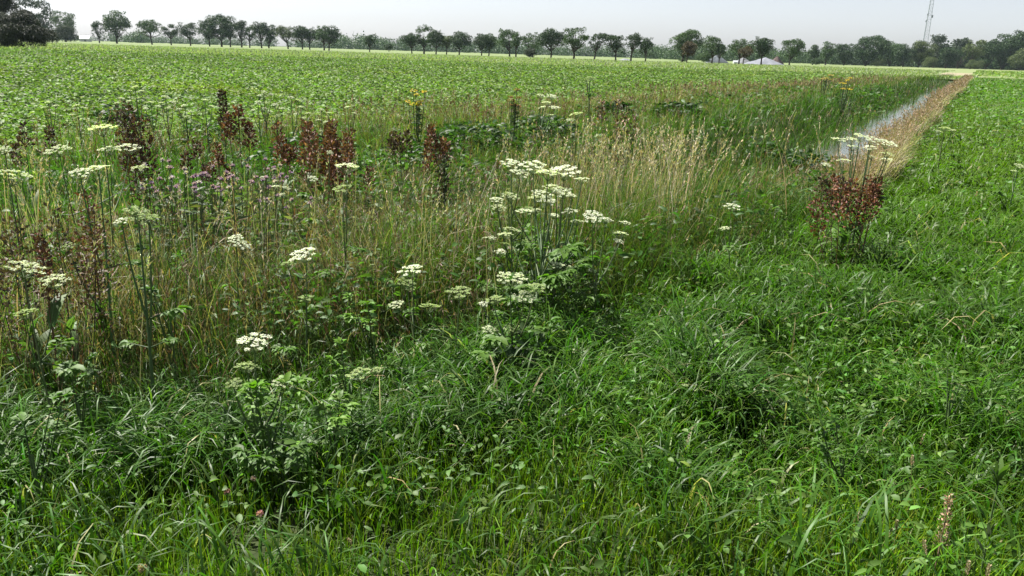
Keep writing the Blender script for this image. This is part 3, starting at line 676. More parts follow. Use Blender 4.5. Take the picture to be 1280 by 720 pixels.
# ------------------------------------------------------------------ PLANTS ONE CAN POINT AT
WHITE = (.66, .67, .56); CREAM = (.52, .55, .38); GREENISH = (.30, .37, .16); STEMC = (.062, .105, .032)
def umbel(o_parent, pos, diam, col, facing, side=False):
    """flat head: some fifteen umbellets on rays; each umbellet a ring of small florets"""
    pos = np.asarray(pos, float); nrm = np.array([facing[0], facing[1], 1.0]); nrm /= np.linalg.norm(nrm)
    a = np.cross(nrm, [0, 1, 0]); a /= np.linalg.norm(a); b = np.cross(nrm, a)
    hub = pos-nrm*diam*.36; g = Geo(); gr = Geo()
    diam *= .92; nu = int(RNG.integers(15, 20))
    for k in range(nu):
        rr = diam*.5*math.sqrt((k+.5)/nu)*.92; th = k*2.39996+RNG.normal(0, .18)
        c = pos+a*rr*math.cos(th)+b*rr*math.sin(th)-nrm*(rr*rr/diam*.55)+nrm*RNG.normal(0, diam*.02)
        q = np.array([hub, (hub+c)/2-nrm*diam*.02, c-nrm*diam*.03]); tube(gr, q, np.array([.0011, .0009, .0006])*max(1, diam/.14), (.11, .16, .05), 4)
        ru = diam*RNG.uniform(.075, .108); m = 21
        an = np.arange(m)*2*np.pi/m+RNG.uniform(0, 1); rad = ru*np.where(np.arange(m) % 4 == 0, .6, 1)*RNG.uniform(.8, 1.1, m)
        P = c+(a[None]*np.cos(an)[:, None]+b[None]*np.sin(an)[:, None])*rad[:, None]*.75+nrm[None]*RNG.normal(.15, .12, (m, 1))*ru
        D = (a[None]*np.cos(an)[:, None]+b[None]*np.sin(an)[:, None])+nrm[None]*RNG.normal(.25, .25, (m, 1))
        leaves(g, P-D*ru*.3, D, np.repeat(nrm[None], m, 0)+RNG.normal(0, .35, (m, 3)), ru*.66, ru*.42, jit(col, m, .12, .05), fold=.1)
    h = g.build('flower_head', M_PETAL, o_parent, smooth=False); gr.build('flower_ray', M_STEM, h)
    return hub
def lobed_leaf(parent, root, tip, size, col, name='leaf'):
    """divided leaf: stalk with paired jagged leaflets and a bigger end leaflet"""
    root, tip = np.asarray(root, float), np.asarray(tip, float)
    g = Geo(); st = curve3(root, tip, 6, -.25); tube(g, st, [.004, .0035, .003, .0025, .002, .0015], STEMC, 4)
    D0 = tip-root; D0[2] *= .3; D0 /= np.linalg.norm(D0)+1e-9; S = np.cross(D0, [0, 0, 1]); S /= np.linalg.norm(S)+1e-9
    P, D, L = [], [], []
    for f, k in ((.58, .75), (.8, .85), (1.0, 1.0)):
        c = st[0]*0+np.array([np.interp(f, np.linspace(0, 1, 6), st[:, i]) for i in range(3)])
        dirs = [D0*.35+S, D0*.35-S] if f < 1 else [D0, D0+S*.85, D0-S*.85, D0*.4+S*1.1, D0*.4-S*1.1]
        for dd in dirs:
            dd = dd/np.linalg.norm(dd)
            P.append(c); D.append(dd+np.array([0, 0, RNG.normal(-.12, .18)])); L.append(size*k*RNG.uniform(.4, .58))
            for sgn in (-1, 1):                       # lobes give the jagged outline
                q = np.cross(dd, [0, 0, 1])*sgn
                P.append(c+dd*size*.16); D.append(dd*.75+q*.8+np.array([0, 0, RNG.normal(-.12, .12)])); L.append(size*k*RNG.uniform(.22, .32))
    n = len(P); ovate(g, np.array(P), np.array(D), np.repeat([[0, 0, 1.]], n, 0)+RNG.normal(0, .25, (n, 3)), np.array(L)*.85, np.array(L)*.44, jit(col, n, .16, .06))
    g.build(name, M_HERB, parent)
def umbellifer(dist, heads, label, group=None, col=WHITE, bx=None, nleaf=3, thick=1.0, spread=.12, leafsize=.2, extra=0):
    """heads: (pixel x, pixel y, width in pixels[, tint]) seen at that range; stems run to one root"""
    heads = list(heads); h0 = heads[0]
    for k in range(extra):
        heads.append((h0[0]+RNG.normal(0, 26), h0[1]+RNG.uniform(25, 120), RNG.uniform(14, 26), (CREAM, GREENISH, WHITE)[k % 3]))
    pts = []
    for hd in heads:
        p = at_range(hd[0], hd[1], dist+RNG.normal(0, spread)); pts.append((p, hd[2]/1000*dist/1.0*1.0, hd[3] if len(hd) > 3 else col))
    m = np.mean([p for p, _, _ in pts], 0)
    bx_m = (bx-np.mean([h[0] for h in heads]))/1000*dist if bx is not None else 0
    x, y = m[0]+bx_m, m[1]; z = float(ground_z(x, y)); root = np.array([x, y, z])
    t = empty('umbellifer', root, label, 'wildflower', group)
    g = Geo(); top = max(pts, key=lambda q: q[0][2])
    for i, (p, w, c) in enumerate(pts):
        rel = p-root; hub = umbel(t, rel, w, c, (RNG.normal(0, .14), RNG.normal(-.12, .14)))
        r0 = .0052*thick*max(1, dist/7)
        if p is top[0]:
            main = curve3(np.array([0, 0, -.03]), hub, 9, .08); tube(g, main, np.linspace(r0*1.25, r0*.45, 9), jit(STEMC, 1, .1)[0], 6)
    for i, (p, w, c) in enumerate(pts):
        if p is top[0]: continue
        rel = p-root; hub = rel-np.array([0, 0, w*.36]); k = int(np.clip(np.searchsorted(main[:, 2], hub[2]*RNG.uniform(.35, .6)), 1, 7))
        tube(g, curve3(main[k], hub, 7, .05), np.linspace(r0*.75, r0*.4, 7), jit(STEMC, 1, .1)[0], 5)
    g.build('stem', M_STEM, t)
    for k in range(nleaf):
        q = main[int(RNG.integers(1, 6))]; a = RNG.uniform(0, 2*np.pi); L = leafsize*.62*RNG.uniform(.8, 1.4)*max(1, dist/8)
        lobed_leaf(t, q, q+np.array([math.cos(a)*L, math.sin(a)*L, L*RNG.uniform(-.1, .5)]), L*1.1, (.070, .145, .016))
    return t
GU = 'white umbellifers in the tall growth by the ditch'
umbellifer(5.5, [(126, 157, 36), (160, 182, 32), (136, 184, 26)], 'tall umbellifer with three white heads at left, highest of the left side', GU, bx=122)
umbellifer(4.6, [(100, 213, 30), (121, 207, 32), (85, 306, 18, GREENISH)], 'umbellifer with two touching white heads below the tallest left one', GU, bx=112, thick=1.4)
umbellifer(4.6, [(16, 214, 42, CREAM), (3, 186, 18)], 'cream headed umbellifer cut by the left frame edge', GU, CREAM, bx=10)
umbellifer(6.2, [(71, 185, 30, CREAM), (174, 208, 24, CREAM)], 'umbellifer with a pale sloping cream head left of the tallest one', GU, CREAM, bx=100)
umbellifer(3.7, [(33, 331, 46, CREAM), (66, 347, 42, CREAM), (30, 388, 30, GREENISH)], 'umbellifer with two flat yellowish heads low by the left frame edge', GU, CREAM, bx=48)
umbellifer(4.7, [(293, 296, 22), (302, 303, 26)], 'umbellifer with one double white head left of the wide flat head', GU, bx=285)
umbellifer(4.4, [(379, 315, 44), (360, 328, 20, GREENISH), (382, 371, 24, GREENISH)], 'umbellifer with a wide flat white head tilting down to the right', GU, bx=374)
umbellifer(5.0, [(433, 205, 37), (428, 233, 34, GREENISH)], 'single long stemmed umbellifer with a flat white head above a dim one', GU, bx=420, thick=1.2)
umbellifer(4.3, [(513, 335, 40), (510, 352, 34, GREENISH)], 'umbellifer with a narrow bright flat head over brown wilted grass', GU, bx=520)
umbellifer(3.2, [(317, 423, 52), (309, 455, 34, GREENISH), (292, 478, 24, GREENISH), (352, 476, 28, CREAM)], 'nearest umbellifer, ring patterned white head on a thick green stem', GU, bx=309, nleaf=6, thick=1.6, leafsize=.26, spread=.05)
umbellifer(5.1, [(640, 202, 34), (650, 214, 26), (624, 258, 24, CREAM), (655, 262, 26), (614, 296, 18)], 'left plant of the big white flowered cluster by the pale canes', GU, bx=648, nleaf=16, extra=6, leafsize=.26, thick=1.4)
umbellifer(4.9, [(667, 204, 42), (686, 213, 34), (676, 240, 28), (690, 232, 30, CREAM), (640, 285, 26, CREAM)], 'middle plant of the big white flowered cluster by the pale canes', GU, bx=672, nleaf=16, extra=6, leafsize=.26, thick=1.4)
umbellifer(5.0, [(705, 211, 46), (727, 222, 24), (702, 238, 34), (683, 249, 26), (712, 262, 24)], 'right plant of the big white flowered cluster, with dark slanting stem', GU, bx=692, nleaf=16, extra=6, leafsize=.26, thick=1.5)
umbellifer(4.0, [(639, 344, 44), (668, 357, 36, GREENISH), (655, 369, 34, CREAM), (618, 372, 30, GREENISH)], 'umbellifer with a ring patterned cream head below the big cluster', GU, CREAM, bx=650, nleaf=15, extra=3, leafsize=.24, thick=1.3)
umbellifer(4.2, [(574, 362, 42, GREENISH), (538, 380, 34, GREENISH), (495, 379, 24, CREAM)], 'umbellifer gone to dull green heads right of the narrow bright head', GU, GREENISH, bx=560, nleaf=4)
umbellifer(5.0, [(742, 269, 30), (757, 273, 22), (775, 290, 24), (782, 277, 18), (773, 300, 16)], 'umbellifer with thin flat white heads right of the big cluster', GU, bx=757, nleaf=8, extra=2)
umbellifer(6.2, [(915, 256, 23), (906, 284, 17, CREAM)], 'lone umbellifer with one round white head right of the pale canes', GU, bx=924, nleaf=3)
umbellifer(7.4, [(1049, 173, 20), (1066, 173, 22), (1078, 169, 24), (1068, 182, 18), (1055, 199, 18), (1033, 205, 12)], 'left half of the white flowered clump beside the ditch and red dock', GU, bx=1066, nleaf=4, thick=1.5)
umbellifer(7.2, [(1091, 173, 22), (1110, 177, 26), (1088, 183, 18), (1110, 191, 18), (1108, 198, 16), (1090, 195, 12), (1062, 247, 18, CREAM)], 'right half of the white flowered clump beside the ditch and red dock', GU, bx=1082, nleaf=4, thick=1.5)
umbellifer(12.5, [(676, 118, 14), (690, 119, 16), (683, 127, 14), (693, 133, 16), (678, 133, 12), (688, 143, 12)], 'tiered white umbellifer standing on the far verge behind the pale canes', GU, bx=684, thick=1.4)
umbellifer(11, [(720, 141, 20, CREAM), (713, 149, 14, CREAM)], 'small cream umbellifer right of the tiered white one', GU, CREAM, bx=722)
umbellifer(3.6, [(448, 464, 40, GREENISH), (470, 461, 24, GREENISH)], 'low umbellifer with flat dull green head in the grass, mid frame', GU, GREENISH, bx=452, nleaf=5, leafsize=.22)
umbellifer(4.1, [(612, 410, 24, CREAM), (640, 410, 24, GREENISH)], 'low fading umbellifer above the dark hollow in the grass', GU, GREENISH, bx=632, nleaf=4)
umbellifer(6.0, [(345, 232, 13), (358, 234, 12), (352, 242, 10), (329, 221, 10)], 'small snow white flowered plant among the lilac thistles', GU, bx=348)
umbellifer(14, [(1181, 159, 14, CREAM), (1190, 162, 10, CREAM), (1174, 163, 9, CREAM)], 'pale umbellifer alone in the meadow right of the brown bank', GU, CREAM, bx=1182, nleaf=4)
umbellifer(10.5, [(1275, 206, 13, CREAM), (1268, 213, 9, CREAM)], 'pale umbellifer in the meadow at the right frame edge', GU, CREAM, bx=1272)
umbellifer(21, [(738, 96, 15, GREENISH), (734, 99, 9, GREENISH)], 'tall dark stemmed umbellifer at the crop edge above the cream one', GU, GREENISH, bx=739, thick=1.6)
umbellifer(3.9, [(175, 265, 44, GREENISH), (185, 268, 30, GREENISH), (152, 274, 20, WHITE)], 'dull green umbellifer on tall twin dark stems left of the thistles', GU, GREENISH, bx=166, thick=1.5)
umbellifer(6.5, [(391, 222, 16, WHITE), (412, 190, 10, CREAM)], 'little white umbellifer left of the single long stemmed one', GU, bx=395)
GF = 'small white flowers in the line along the crop field edge'
for k, (px, py) in enumerate([(168, 108), (152, 122), (188, 127), (207, 120), (230, 131), (256, 124), (330, 114), (322, 127), (344, 130), (364, 121), (376, 133), (402, 136), (434, 133), (398, 149), (60, 127), (95, 131)]):
    umbellifer(12.6, [(px, py, 9), (px+9, py+RNG.uniform(2, 9), 8), (px-6, py+RNG.uniform(4, 12), 7), (px+3, py+14, 8, CREAM)][:int(RNG.integers(2, 5))], 'small white umbellifer in the scattered line along the crop field edge at left', GF, bx=px+2, nleaf=2, leafsize=.12)

# ---- docks
DOCKRED = (.130, .060, .034); DOCKBROWN = (.080, .055, .033)
def dock(px, py, dist, h, wid, n, col, label, group, cat='wild plant', nleaf=4, dense=34, spk=.016, base_z=None, leafcol=(.07, .12, .03)):
    """px, py: the top of the plant"""
    c = at_range(px, py+(12 if n > 2 else 0), dist); x, y = c[0], c[1]; z = float(ground_z(x, y)); H = max(c[2]-z, h*.8); h = h*(.68 if dist > 7.3 else .95) if n > 1 else h; wid *= 1.25
    t = empty('dock_plant', (x, y, z), label, cat, group); gs = Geo(); n0 = n
    n = n
    for k in range(n):
        a = RNG.uniform(0, 2*np.pi); sp = wid*.62*math.sqrt(RNG.random()); hh = H*RNG.uniform(.72, 1.0) if k else H
        tip = np.array([math.cos(a)*sp, math.sin(a)*sp, hh]) if k else np.array([0, 0, hh])
        st = curve3((tip[0]*.15, tip[1]*.15, -.03), tip, 8, .05); rr = .0036*max(1, dist/6)
        tube(gs, st, np.linspace(rr, rr*.4, 8), np.asarray(col)*.8, 5)
        g = Geo(); lo = max(.35, 1-h/hh)
        m = int(dense*4.6*h/.3); f = RNG.uniform(lo, 1.0, m); tt = np.linspace(0, 1, 8)
        P = np.stack([np.interp(f, tt, st[:, i]) for i in range(3)], 1)
        br = (1.02-f)/(1-lo)*.55+.25; off = rand_dirs(m, -.2, .8)
        P2 = P+off*br[:, None]*h*(.42 if n > 2 else .2)*RNG.random((m, 1))**.7; s_ = spk*.8*max(1, dist/5)*RNG.uniform(.6, 1.5, m)
        leaves(g, P2, off+np.array([[0, 0, .5]])+RNG.normal(0, .3, (m, 3)), rand_dirs(m), s_*1.5, s_, jit(col, m, .38, .14), fold=.2)
        tube(g, st[3:], rr*.6, np.asarray(col)*.8, 4); g.build('seed_spike', M_DRY, t)
    gs.build('stem', M_STEM, t)
    for k in range(nleaf+n0 if nleaf else 0):
        a = RNG.uniform(0, 2*np.pi); L = RNG.uniform(.12, .22)*max(1, dist/9); g = Geo(); zz = RNG.uniform(.02, H*.55)
        r0 = np.array([[0, 0, zz]]); D = np.array([[math.cos(a), math.sin(a), RNG.uniform(.2, .9)]])
        blades(g, r0, np.array([a]), L, L*.3, .5, 1.0, jit(leafcol, 1), jit(leafcol, 1), 5, .2, 2.2); g.build('leaf', M_HERB, t)
    return t
GD = 'rusty docks along the ditch'
dock(384, 141, 7.6, .55, .5, 7, DOCKRED, 'tall dark red dock, left of the two biggest by the ditch', GD)
dock(414, 140, 7.9, .55, .45, 7, DOCKRED, 'broad dark red dock, right of the two biggest by the ditch', GD)
dock(436, 168, 7.4, .28, .3, 3, DOCKRED, 'low red dock at the right foot of the two biggest', GD)
dock(350, 160, 7.8, .24, .3, 3, DOCKRED, 'low red dock just left of the two biggest', GD)
dock(539, 147, 8.6, .34, .45, 5, DOCKRED, 'rust red dock in front of the yellow flowers, larger of its pair', GD)
dock(508, 152, 8.8, .26, .3, 4, DOCKBROWN, 'browner smaller dock left of the rust red one below the yellow flowers', GD)
dock(1066, 213, 6.9, .30, .36, 6, (.135, .056, .032), 'red dock under the white flowers beside the meadow', GD)
dock(1088, 208, 7.1, .24, .2, 3, (.135, .056, .032), 'small red dock at the right under the white flowered clump', GD)
dock(1030, 207, 7.0, .24, .25, 3, DOCKBROWN, 'faded brown dock just left of the red one under the white flowers', GD)
dock(108, 228, 4.7, .34, .3, 3, (.12, .05, .03), 'reddish dock between two white heads at the left', GD)
dock(68, 250, 4.4, .40, .3, 3, DOCKBROWN, 'brown dock behind the flat yellowish heads by the left edge', GD)
dock(20, 266, 4.4, .38, .3, 3, DOCKBROWN, 'brown dock at the left frame edge under the cream head', GD)
dock(48, 292, 4.2, .3, .2, 2, DOCKRED, 'red brown dock directly above the two flat yellowish heads', GD)
dock(160, 130, 6.9, .5, .14, 2, (.075, .05, .032), 'dark brown dock spikes right of the highest left umbellifer', GD)
dock(174, 136, 6.8, .45, .12, 3, (.085, .045, .028), 'thin brown dock spike right of the dark brown pair', GD)
dock(277, 115, 9.6, .36, .07, 1, (.05, .035, .025), 'single nearly black dock spike against the crop', GD, nleaf=2)
dock(297, 121, 9.4, .4, .16, 3, (.12, .05, .032), 'slender reddish dock right of the nearly black spike', GD, nleaf=2)
dock(245, 167, 8.0, .2, .35, 4, (.085, .045, .03), 'low dark red dock left of the lilac thistles, by the green verge', GD)
dock(271, 171, 8.0, .2, .3, 4, DOCKRED, 'low red dock at the upper edge of the lilac thistles', GD)
dock(28, 146, 7.5, .24, .3, 3, (.075, .05, .034), 'dull red dock at left below the crop', GD)
dock(773, 114, 11.6, .42, .45, 5, (.17, .12, .075), 'bushy light brown dock on the far verge behind the pale canes', GD, leafcol=(.04, .06, .02), dense=12)
dock(556, 196, 6.3, .38, .1, 2, (.04, .045, .022), 'dark green black dock spike left of the big white cluster', GD)
dock(1188, 619, 2.55, .16, .05, 1, (.31, .22, .135), 'dead light brown dock stalk standing in the near grass at right', None, nleaf=0, dense=110, spk=.0068)

# ---- lilac thistles
def thistle(px, py, dist, label, group):
    c = at_range(px, py, dist); x, y = c[0], c[1]; z = float(ground_z(x, y)); H = c[2]-z
    t = empty('thistle', (x, y, z), label, 'wildflower', group); gs = Geo()
    for k in range(int(RNG.integers(4, 7))):
        a = RNG.uniform(0, 7); tip = np.array([math.cos(a)*.14, math.sin(a)*.1, H*RNG.uniform(.84, 1.0)])*(1 if k else np.array([.1, .1, 1]))
        st = curve3((0, 0, -.03), tip, 6, 0); tube(gs, st, np.linspace(.004, .002, 6), (.09, .12, .05), 5)
        g = Geo(); n = 16; D = rand_dirs(n, .0, 1); leaves(g, np.repeat(tip[None], n, 0), D, rand_dirs(n), .024, .011, jit((.40, .25, .46) if RNG.random() < .7 else (.52, .42, .56), n, .15, .04))
        g2 = Geo(); D = rand_dirs(14, -1, .2); leaves(g2, np.repeat(tip[None], 14, 0), D, rand_dirs(14), .013, .008, jit((.07, .1, .05), 14))
        h = g.build('flower_head', M_PETAL, t); g2.build('bract', M_STEM, h)
    gs.build('stem', M_STEM, t); g = Geo(); n = 22; tube(g, [(0, 0, 0), (0, 0, H*.45), (0, 0, H*.85)], .003, (.09, .12, .05), 5)
    P = np.stack([np.zeros(n), np.zeros(n), RNG.uniform(.1, H*.85, n)], 1); leaves(g, P, rand_dirs(n, -.1, .5), rand_dirs(n, .2, 1), RNG.uniform(.07, .14, n), .026, jit((.085, .12, .05), n)); g.build('leaf', M_HERB, t)
GT = 'lilac thistles in the pink patch'
for px, py in [(205, 200), (216, 215), (228, 204), (240, 212), (222, 228), (250, 222), (262, 206), (275, 214), (248, 236), (288, 205), (300, 216), (312, 222), (330, 198), (342, 208), (352, 220), (322, 232), (366, 245), (196, 218)]:
    thistle(px, py, 6.4+RNG.normal(0, .35), 'thin thistle with small lilac heads in the pink patch left of the big red docks', GT)

# ---- ragwort
def ragwort(px, py, dist, w, label, col=(.46, .34, .05)):
    c = at_range(px, py, dist); x, y = c[0], c[1]; z = float(ground_z(x, y)); H = c[2]-z
    t = empty('ragwort', (x, y, z), label, 'wildflower', 'yellow flowered plants at the crop edge'); gs = Geo()
    for k in range(9):
        a = RNG.uniform(0, 7); q = w*.5*math.sqrt(RNG.random()); tip = np.array([math.cos(a)*q, math.sin(a)*q, H*RNG.uniform(.72, 1)]); tube(gs, curve3((0, 0, -.03), tip, 6, 0), .005*max(1, dist/14), (.05, .08, .03), 4)
        g = Geo(); n = 22; P = tip[None]+rand_dirs(n)*np.array([[w*.16, w*.16, .02]]); leaves(g, P, rand_dirs(n, 0, .6), rand_dirs(n, .5, 1), .034*max(1, dist/26), .03*max(1, dist/26), jit(col, n, .2)); g.build('flower_head', M_PETAL, t)
    gs.build('stem', M_STEM, t); g = Geo(); n = 60
    tube(g, [(0, 0, 0), (0, 0, H*.4), (0, 0, H*.8)], .006, (.06, .1, .03), 5); P = np.stack([np.zeros(n), np.zeros(n), RNG.uniform(.05, H*.8, n)], 1); leaves(g, P, rand_dirs(n, -.1, .5), rand_dirs(n, .2, 1), .11, .05, jit((.06, .1, .03), n)); g.build('leaf', M_HERB, t)
ragwort(521, 109, 13.2, .28, 'deep yellow ragwort at the crop edge above the rust red docks')
ragwort(1056, 97, 34, .5, 'bright yellow flowering clump in the far verge near the ditch end')
ragwort(1032, 93, 40, .7, 'dull ochre flowering clump left of the bright yellow one far off', (.27, .22, .07))
ragwort(644, 112, 13.8, .2, 'small brownish flowering plant left of the tiered white umbellifer', (.24, .14, .06))

# ---- seed heads, clover and broad-leaved plants in the near grass
def seed_head(px, py, dist, ln, rad, label, col=(.34, .27, .17)):
    c = at_range(px, py, dist); x, y = c[0], c[1]; z = float(ground_z(x, y)); H = max(.12, c[2]-z)
    t = empty('grass_seed_head', (x, y, z), label, 'grass stalk', 'single seed heads in the near grass'); g = Geo()
    lx = RNG.normal(0, .03); st = np.array([[lx*f*f, 0, -.02+(H+.02)*f] for f in np.linspace(0, 1, 6)]); tube(g, st, .0011, (.16, .17, .06), 5); g.build('stem', M_STEM, t)
    g = Geo(); n = 130; f = RNG.random(n); P = np.stack([np.interp(1-f*ln/H, np.linspace(0, 1, 6), st[:, 0]), np.zeros(n), H-f*ln], 1)
    prof = np.sqrt(np.clip(1-(2*f-1)**2, 0, 1))[:, None]; off = rand_dirs(n, -.2, .2); leaves(g, P+off*rad*prof*.7, off+np.array([[0, 0, .9]]), off, .006, .0032, jit(col, n, .2)); g.build('spike', M_DRY, t)
for px, py, d, ln, lab in [(1172, 676, 2.5, .05, 'pale cylindrical grass head just left of the dead dock stalk'), (1214, 702, 2.42, .045, 'brownish grass head at the bottom edge right of the dead dock stalk'),
        (1237, 706, 2.42, .04, 'pale grass head at the bottom edge, rightmost of the single heads'), (1126, 651, 2.62, .032, 'short brown grass head left of the dead dock stalk'), (1072, 640, 2.66, .05, 'tall dark grass head left of the drooping pair'),
        (1094, 660, 2.55, .04, 'drooping tan grass head left of the short brown one'), (879, 702, 2.4, .03, 'tan grass head at the bottom edge right of the upright dock leaf'), (932, 690, 2.45, .04, 'pale thin grass head standing right of the frame bottom middle'),
        (738, 672, 2.5, .035, 'brown grass head just below the bright bent leaf'), (448, 700, 2.42, .03, 'brown grass head at the bottom edge left of frame middle'), (1150, 570, 3.0, .04, 'pale slender grass head standing above the dead dock stalk'), (176, 706, 2.4, .03, 'tan grass head at the bottom edge in the left corner grass')]:
    seed_head(px, py, d, ln, .0045, lab)
def clover(px, py, dist, label, col):
    c = at_range(px, py, dist); x, y = c[0], c[1]; z = float(ground_z(x, y)); H = max(.08, c[2]-z); t = empty('clover', (x, y, z), label, 'wildflower', 'clover flowers in the near grass')
    g = Geo(); tube(g, [(0, 0, -.02), (0, .004, H*.5), (0, 0, H)], .0012, STEMC, 5); g.build('stem', M_STEM, t)
    g = Geo(); n = 70; D = rand_dirs(n, -.5, 1); leaves(g, np.array([[0, 0, H]])+D*.004, D, rand_dirs(n), .011, .005, jit(col, n, .15, .06)); g.build('flower_head', M_PETAL, t)
    g = Geo(); P = np.repeat([[0, 0, H*.75]], 9, 0); leaves(g, P, rand_dirs(9, 0, .3), rand_dirs(9, .8, 1), .028, .02, jit((.07, .14, .03), 9)); g.build('leaf', M_HERB, t)
clover(325, 642, 2.75, 'pink clover flower in the dark hollow below the nearest umbellifer', (.55, .28, .33))
clover(284, 615, 2.85, 'brownish pink clover flower left of the pink one in the hollow', (.25, .13, .11))
clover(317, 599, 2.95, 'tiny pale clover flower just above the pink one in the hollow', (.5, .36, .38))
clover(178, 710, 2.35, 'fading tan clover flower near the bottom left', (.35, .26, .16))
def leafy(px, py, dist, n, size, label, col, up=.8, wide=.3, height=.0):
    c = at_range(px, py, dist); x, y = c[0], c[1]; z = float(ground_z(x, y)); H = max(.1, c[2]-z); t = empty('broad_leaved_plant', (x, y, z), label, 'wild plant', 'broad leaved plants in the near grass')
    g = Geo(); tube(g, [(0, 0, -.02), (.004, 0, H*.4), (0, 0, H*.75)], .0035, STEMC, 5); g.build('stem', M_STEM, t)
    for k in range(n):
        g = Geo(); a = RNG.uniform(0, 2*np.pi); L = size*RNG.uniform(.7, 1.2)
        blades(g, np.array([[0, 0, max(.0, H-L*up)*RNG.uniform(.75, 1)]]), np.array([a]), L, L*wide, RNG.uniform(.1, .6), RNG.uniform(.2, 1.1), jit(col, 1, .1)*.85, jit(col, 1, .1), 6, .25, 2.4); g.build('leaf', M_HERB, t)
BRIGHT = (.13, .22, .035)
for px, py, d, n, sz, lab, col in [(800, 636, 2.65, 5, .11, 'upright pale leaved dock in the near grass right of frame middle', BRIGHT), (692, 626, 2.7, 4, .13, 'bright yellow green leaves at the frame bottom, left of the pale leaved dock', (.16, .24, .03)),
        (742, 600, 2.85, 3, .10, 'single shining bent leaf above the brown grass head', (.2, .26, .12)), (1255, 570, 3.0, 9, .085, 'broad dark leaved plant low at the right frame edge', (.08, .15, .03)),
        (470, 615, 2.8, 4, .12, 'pair of broad light leaves left of frame bottom middle', (.12, .2, .05)), (1240, 650, 2.6, 8, .06, 'grey leaved plant in the grass right of the dead dock stalk', (.10, .14, .06))]:
    leafy(px, py, d, n, sz, lab, col)
# large divided leaves (hogweed without flowers)
GR = 'leafy rosettes of divided leaves in the grass'
for px, py, d, n, sz, lab in [(330, 488, 3.15, 5, .24, 'large light green lobed leaves around the nearest thick green stem'), (415, 500, 3.1, 4, .22, 'lobed light green leaves right of the nearest umbellifer'), (90, 462, 3.6, 3, .18, 'lobed leaves low at left below the flat yellowish heads'),
        (350, 560, 2.95, 7, .2, 'dark nettle like leaves beside the hollow below the nearest umbellifer'), (465, 372, 4.2, 4, .2, 'bright lobed leaf rosette under the narrow bright flat head'), (205, 335, 4.2, 4, .2, 'lobed leaves among brown stems left of the double white head'),
        (660, 388, 4.1, 5, .22, 'lobed leaves at the foot of the ring patterned cream head'), (435, 448, 3.6, 3, .16, 'bright lobed leaf pair in grass left of the dull green flat head'), (905, 470, 3.7, 4, .16, 'lobed leaves in the meadow, between mid frame and right'),
        (1060, 545, 3.1, 5, .16, 'dark lobed leaves in the near meadow at right'), (1195, 470, 3.8, 4, .16, 'lobed leaves in the meadow near the right frame edge'), (30, 520, 3.15, 5, .2, 'dark lobed leaves at the left frame edge above the near grass')]:
    c = at_range(px, py, d); x, y = c[0], c[1]; z = float(ground_z(x, y)); H = max(.12, c[2]-z)
    t = empty('hogweed_rosette', (x, y, z), lab, 'wild plant', GR); g = Geo(); tube(g, [(0, 0, -.03), (.01, 0, H*.4), (0, .01, H*.7)], .005, STEMC, 5); g.build('stem', M_STEM, t)
    for k in range(n):
        a = RNG.uniform(0, 2*np.pi); L = sz*.62*RNG.uniform(.5, 1.1); lobed_leaf(t, (0, 0, H*RNG.uniform(.2, .6)), (math.cos(a)*L, math.sin(a)*L, H*RNG.uniform(.8, 1.1)), sz*.62, (.10, .20, .018) if 'light' in lab or 'bright' in lab else (.058, .125, .016))

# ------------------------------------------------------------------ AIR
def build_haze():
    m, nt, out = new_mat('haze_air'); v = nt.nodes.new('ShaderNodeVolumePrincipled')
    v.inputs['Color'].default_value = (.70, .86, 1.0, 1); v.inputs['Density'].default_value = HAZE; v.inputs['Anisotropy'].default_value = .2
    nt.links.new(v.outputs[0], out.inputs['Volume'])
    g = Geo(); box(g, (0, 0, 41.5), (3240, 3240, 86), (.5, .5, .5)); tag(g.build('haze', m, smooth=False), 'thin bluish summer haze over the whole plain', 'haze', kind='stuff')
HAZE = .000045
build_haze()

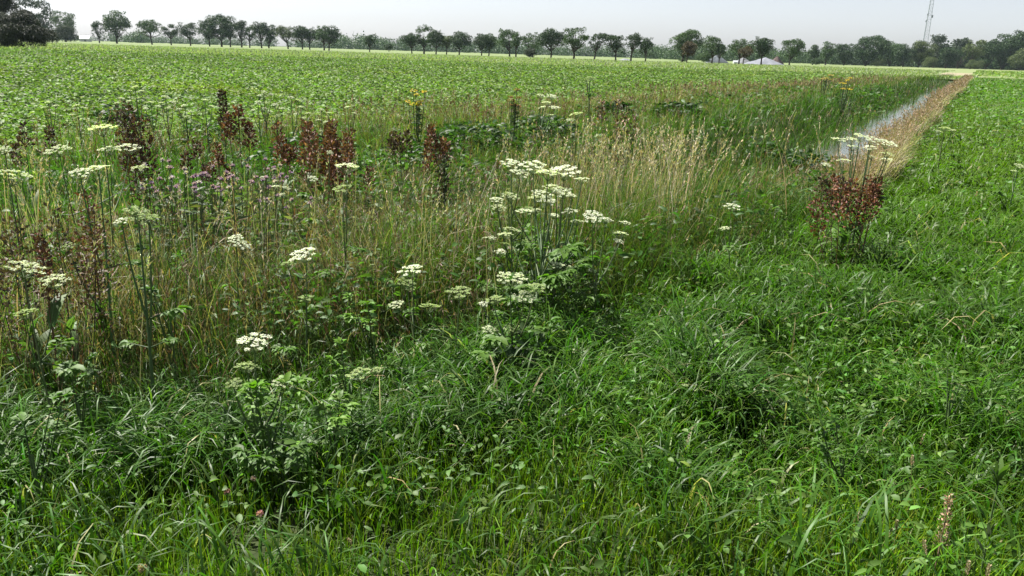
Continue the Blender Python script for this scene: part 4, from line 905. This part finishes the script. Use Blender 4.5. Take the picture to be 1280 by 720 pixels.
# ------------------------------------------------------------------ LIGHT, SKY, CAMERA
SUN_EL, SUN_AZ = R(55), math.atan2(-.86, .50)        # azimuth measured from +Y towards +X
sc = bpy.context.scene
w = bpy.data.worlds.new('World'); sc.world = w; w.use_nodes = True; nt = w.node_tree
bg = nt.nodes['Background']; sky = nt.nodes.new('ShaderNodeTexSky'); sky.sky_type = 'NISHITA'; sky.sun_disc = False
sky.sun_elevation = SUN_EL; sky.sun_rotation = SUN_AZ; sky.air_density = 1.0; sky.dust_density = 1.0; sky.ozone_density = 1.0
hs = nt.nodes.new('ShaderNodeHueSaturation'); hs.inputs['Saturation'].default_value = .35
mxs = nt.nodes.new('ShaderNodeMix'); mxs.data_type = 'RGBA'; mxs.blend_type = 'MULTIPLY'; mxs.inputs['Factor'].default_value = 1.0; mxs.inputs[7].default_value = (.965, .98, 1.06, 1)
nt.links.new(sky.outputs[0], hs.inputs['Color']); nt.links.new(hs.outputs[0], mxs.inputs[6]); nt.links.new(mxs.outputs[2], bg.inputs[0]); bg.inputs[1].default_value = .0515
sl = bpy.data.lights.new('sun', 'SUN'); sl.energy = 5.0; sl.angle = R(.5); sl.color = (1, .955, .88)
so = bpy.data.objects.new('sun', sl); C.objects.link(so)
sd = np.array([math.sin(SUN_AZ)*math.cos(SUN_EL), math.cos(SUN_AZ)*math.cos(SUN_EL), math.sin(SUN_EL)])
from mathutils import Vector, Matrix
so.rotation_euler = Vector(sd).to_track_quat('Z', 'Y').to_euler(); so.location = (0, 0, 60)
cd = bpy.data.cameras.new('camera'); cam = bpy.data.objects.new('camera', cd); C.objects.link(cam); sc.camera = cam
cd.sensor_width = 36; cd.lens = 36*F/1280; cd.clip_start = .05; cd.clip_end = 20000
mw = Matrix.Identity(4)
for i in range(3):
    mw[i][0], mw[i][1], mw[i][2], mw[i][3] = _right[i], _up[i], -_fwd[i], CAM[i]
cam.matrix_world = mw
vs = sc.view_settings; vs.view_transform = 'Standard'; vs.look = 'None'; vs.gamma = 1; vs.exposure = 1.62; vs.use_curve_mapping = False
sc.cycles.max_bounces = 6; sc.cycles.diffuse_bounces = 2; sc.cycles.glossy_bounces = 2; sc.cycles.transmission_bounces = 4; sc.cycles.volume_bounces = 1; sc.cycles.transparent_max_bounces = 8
sc.cycles.use_denoising = True
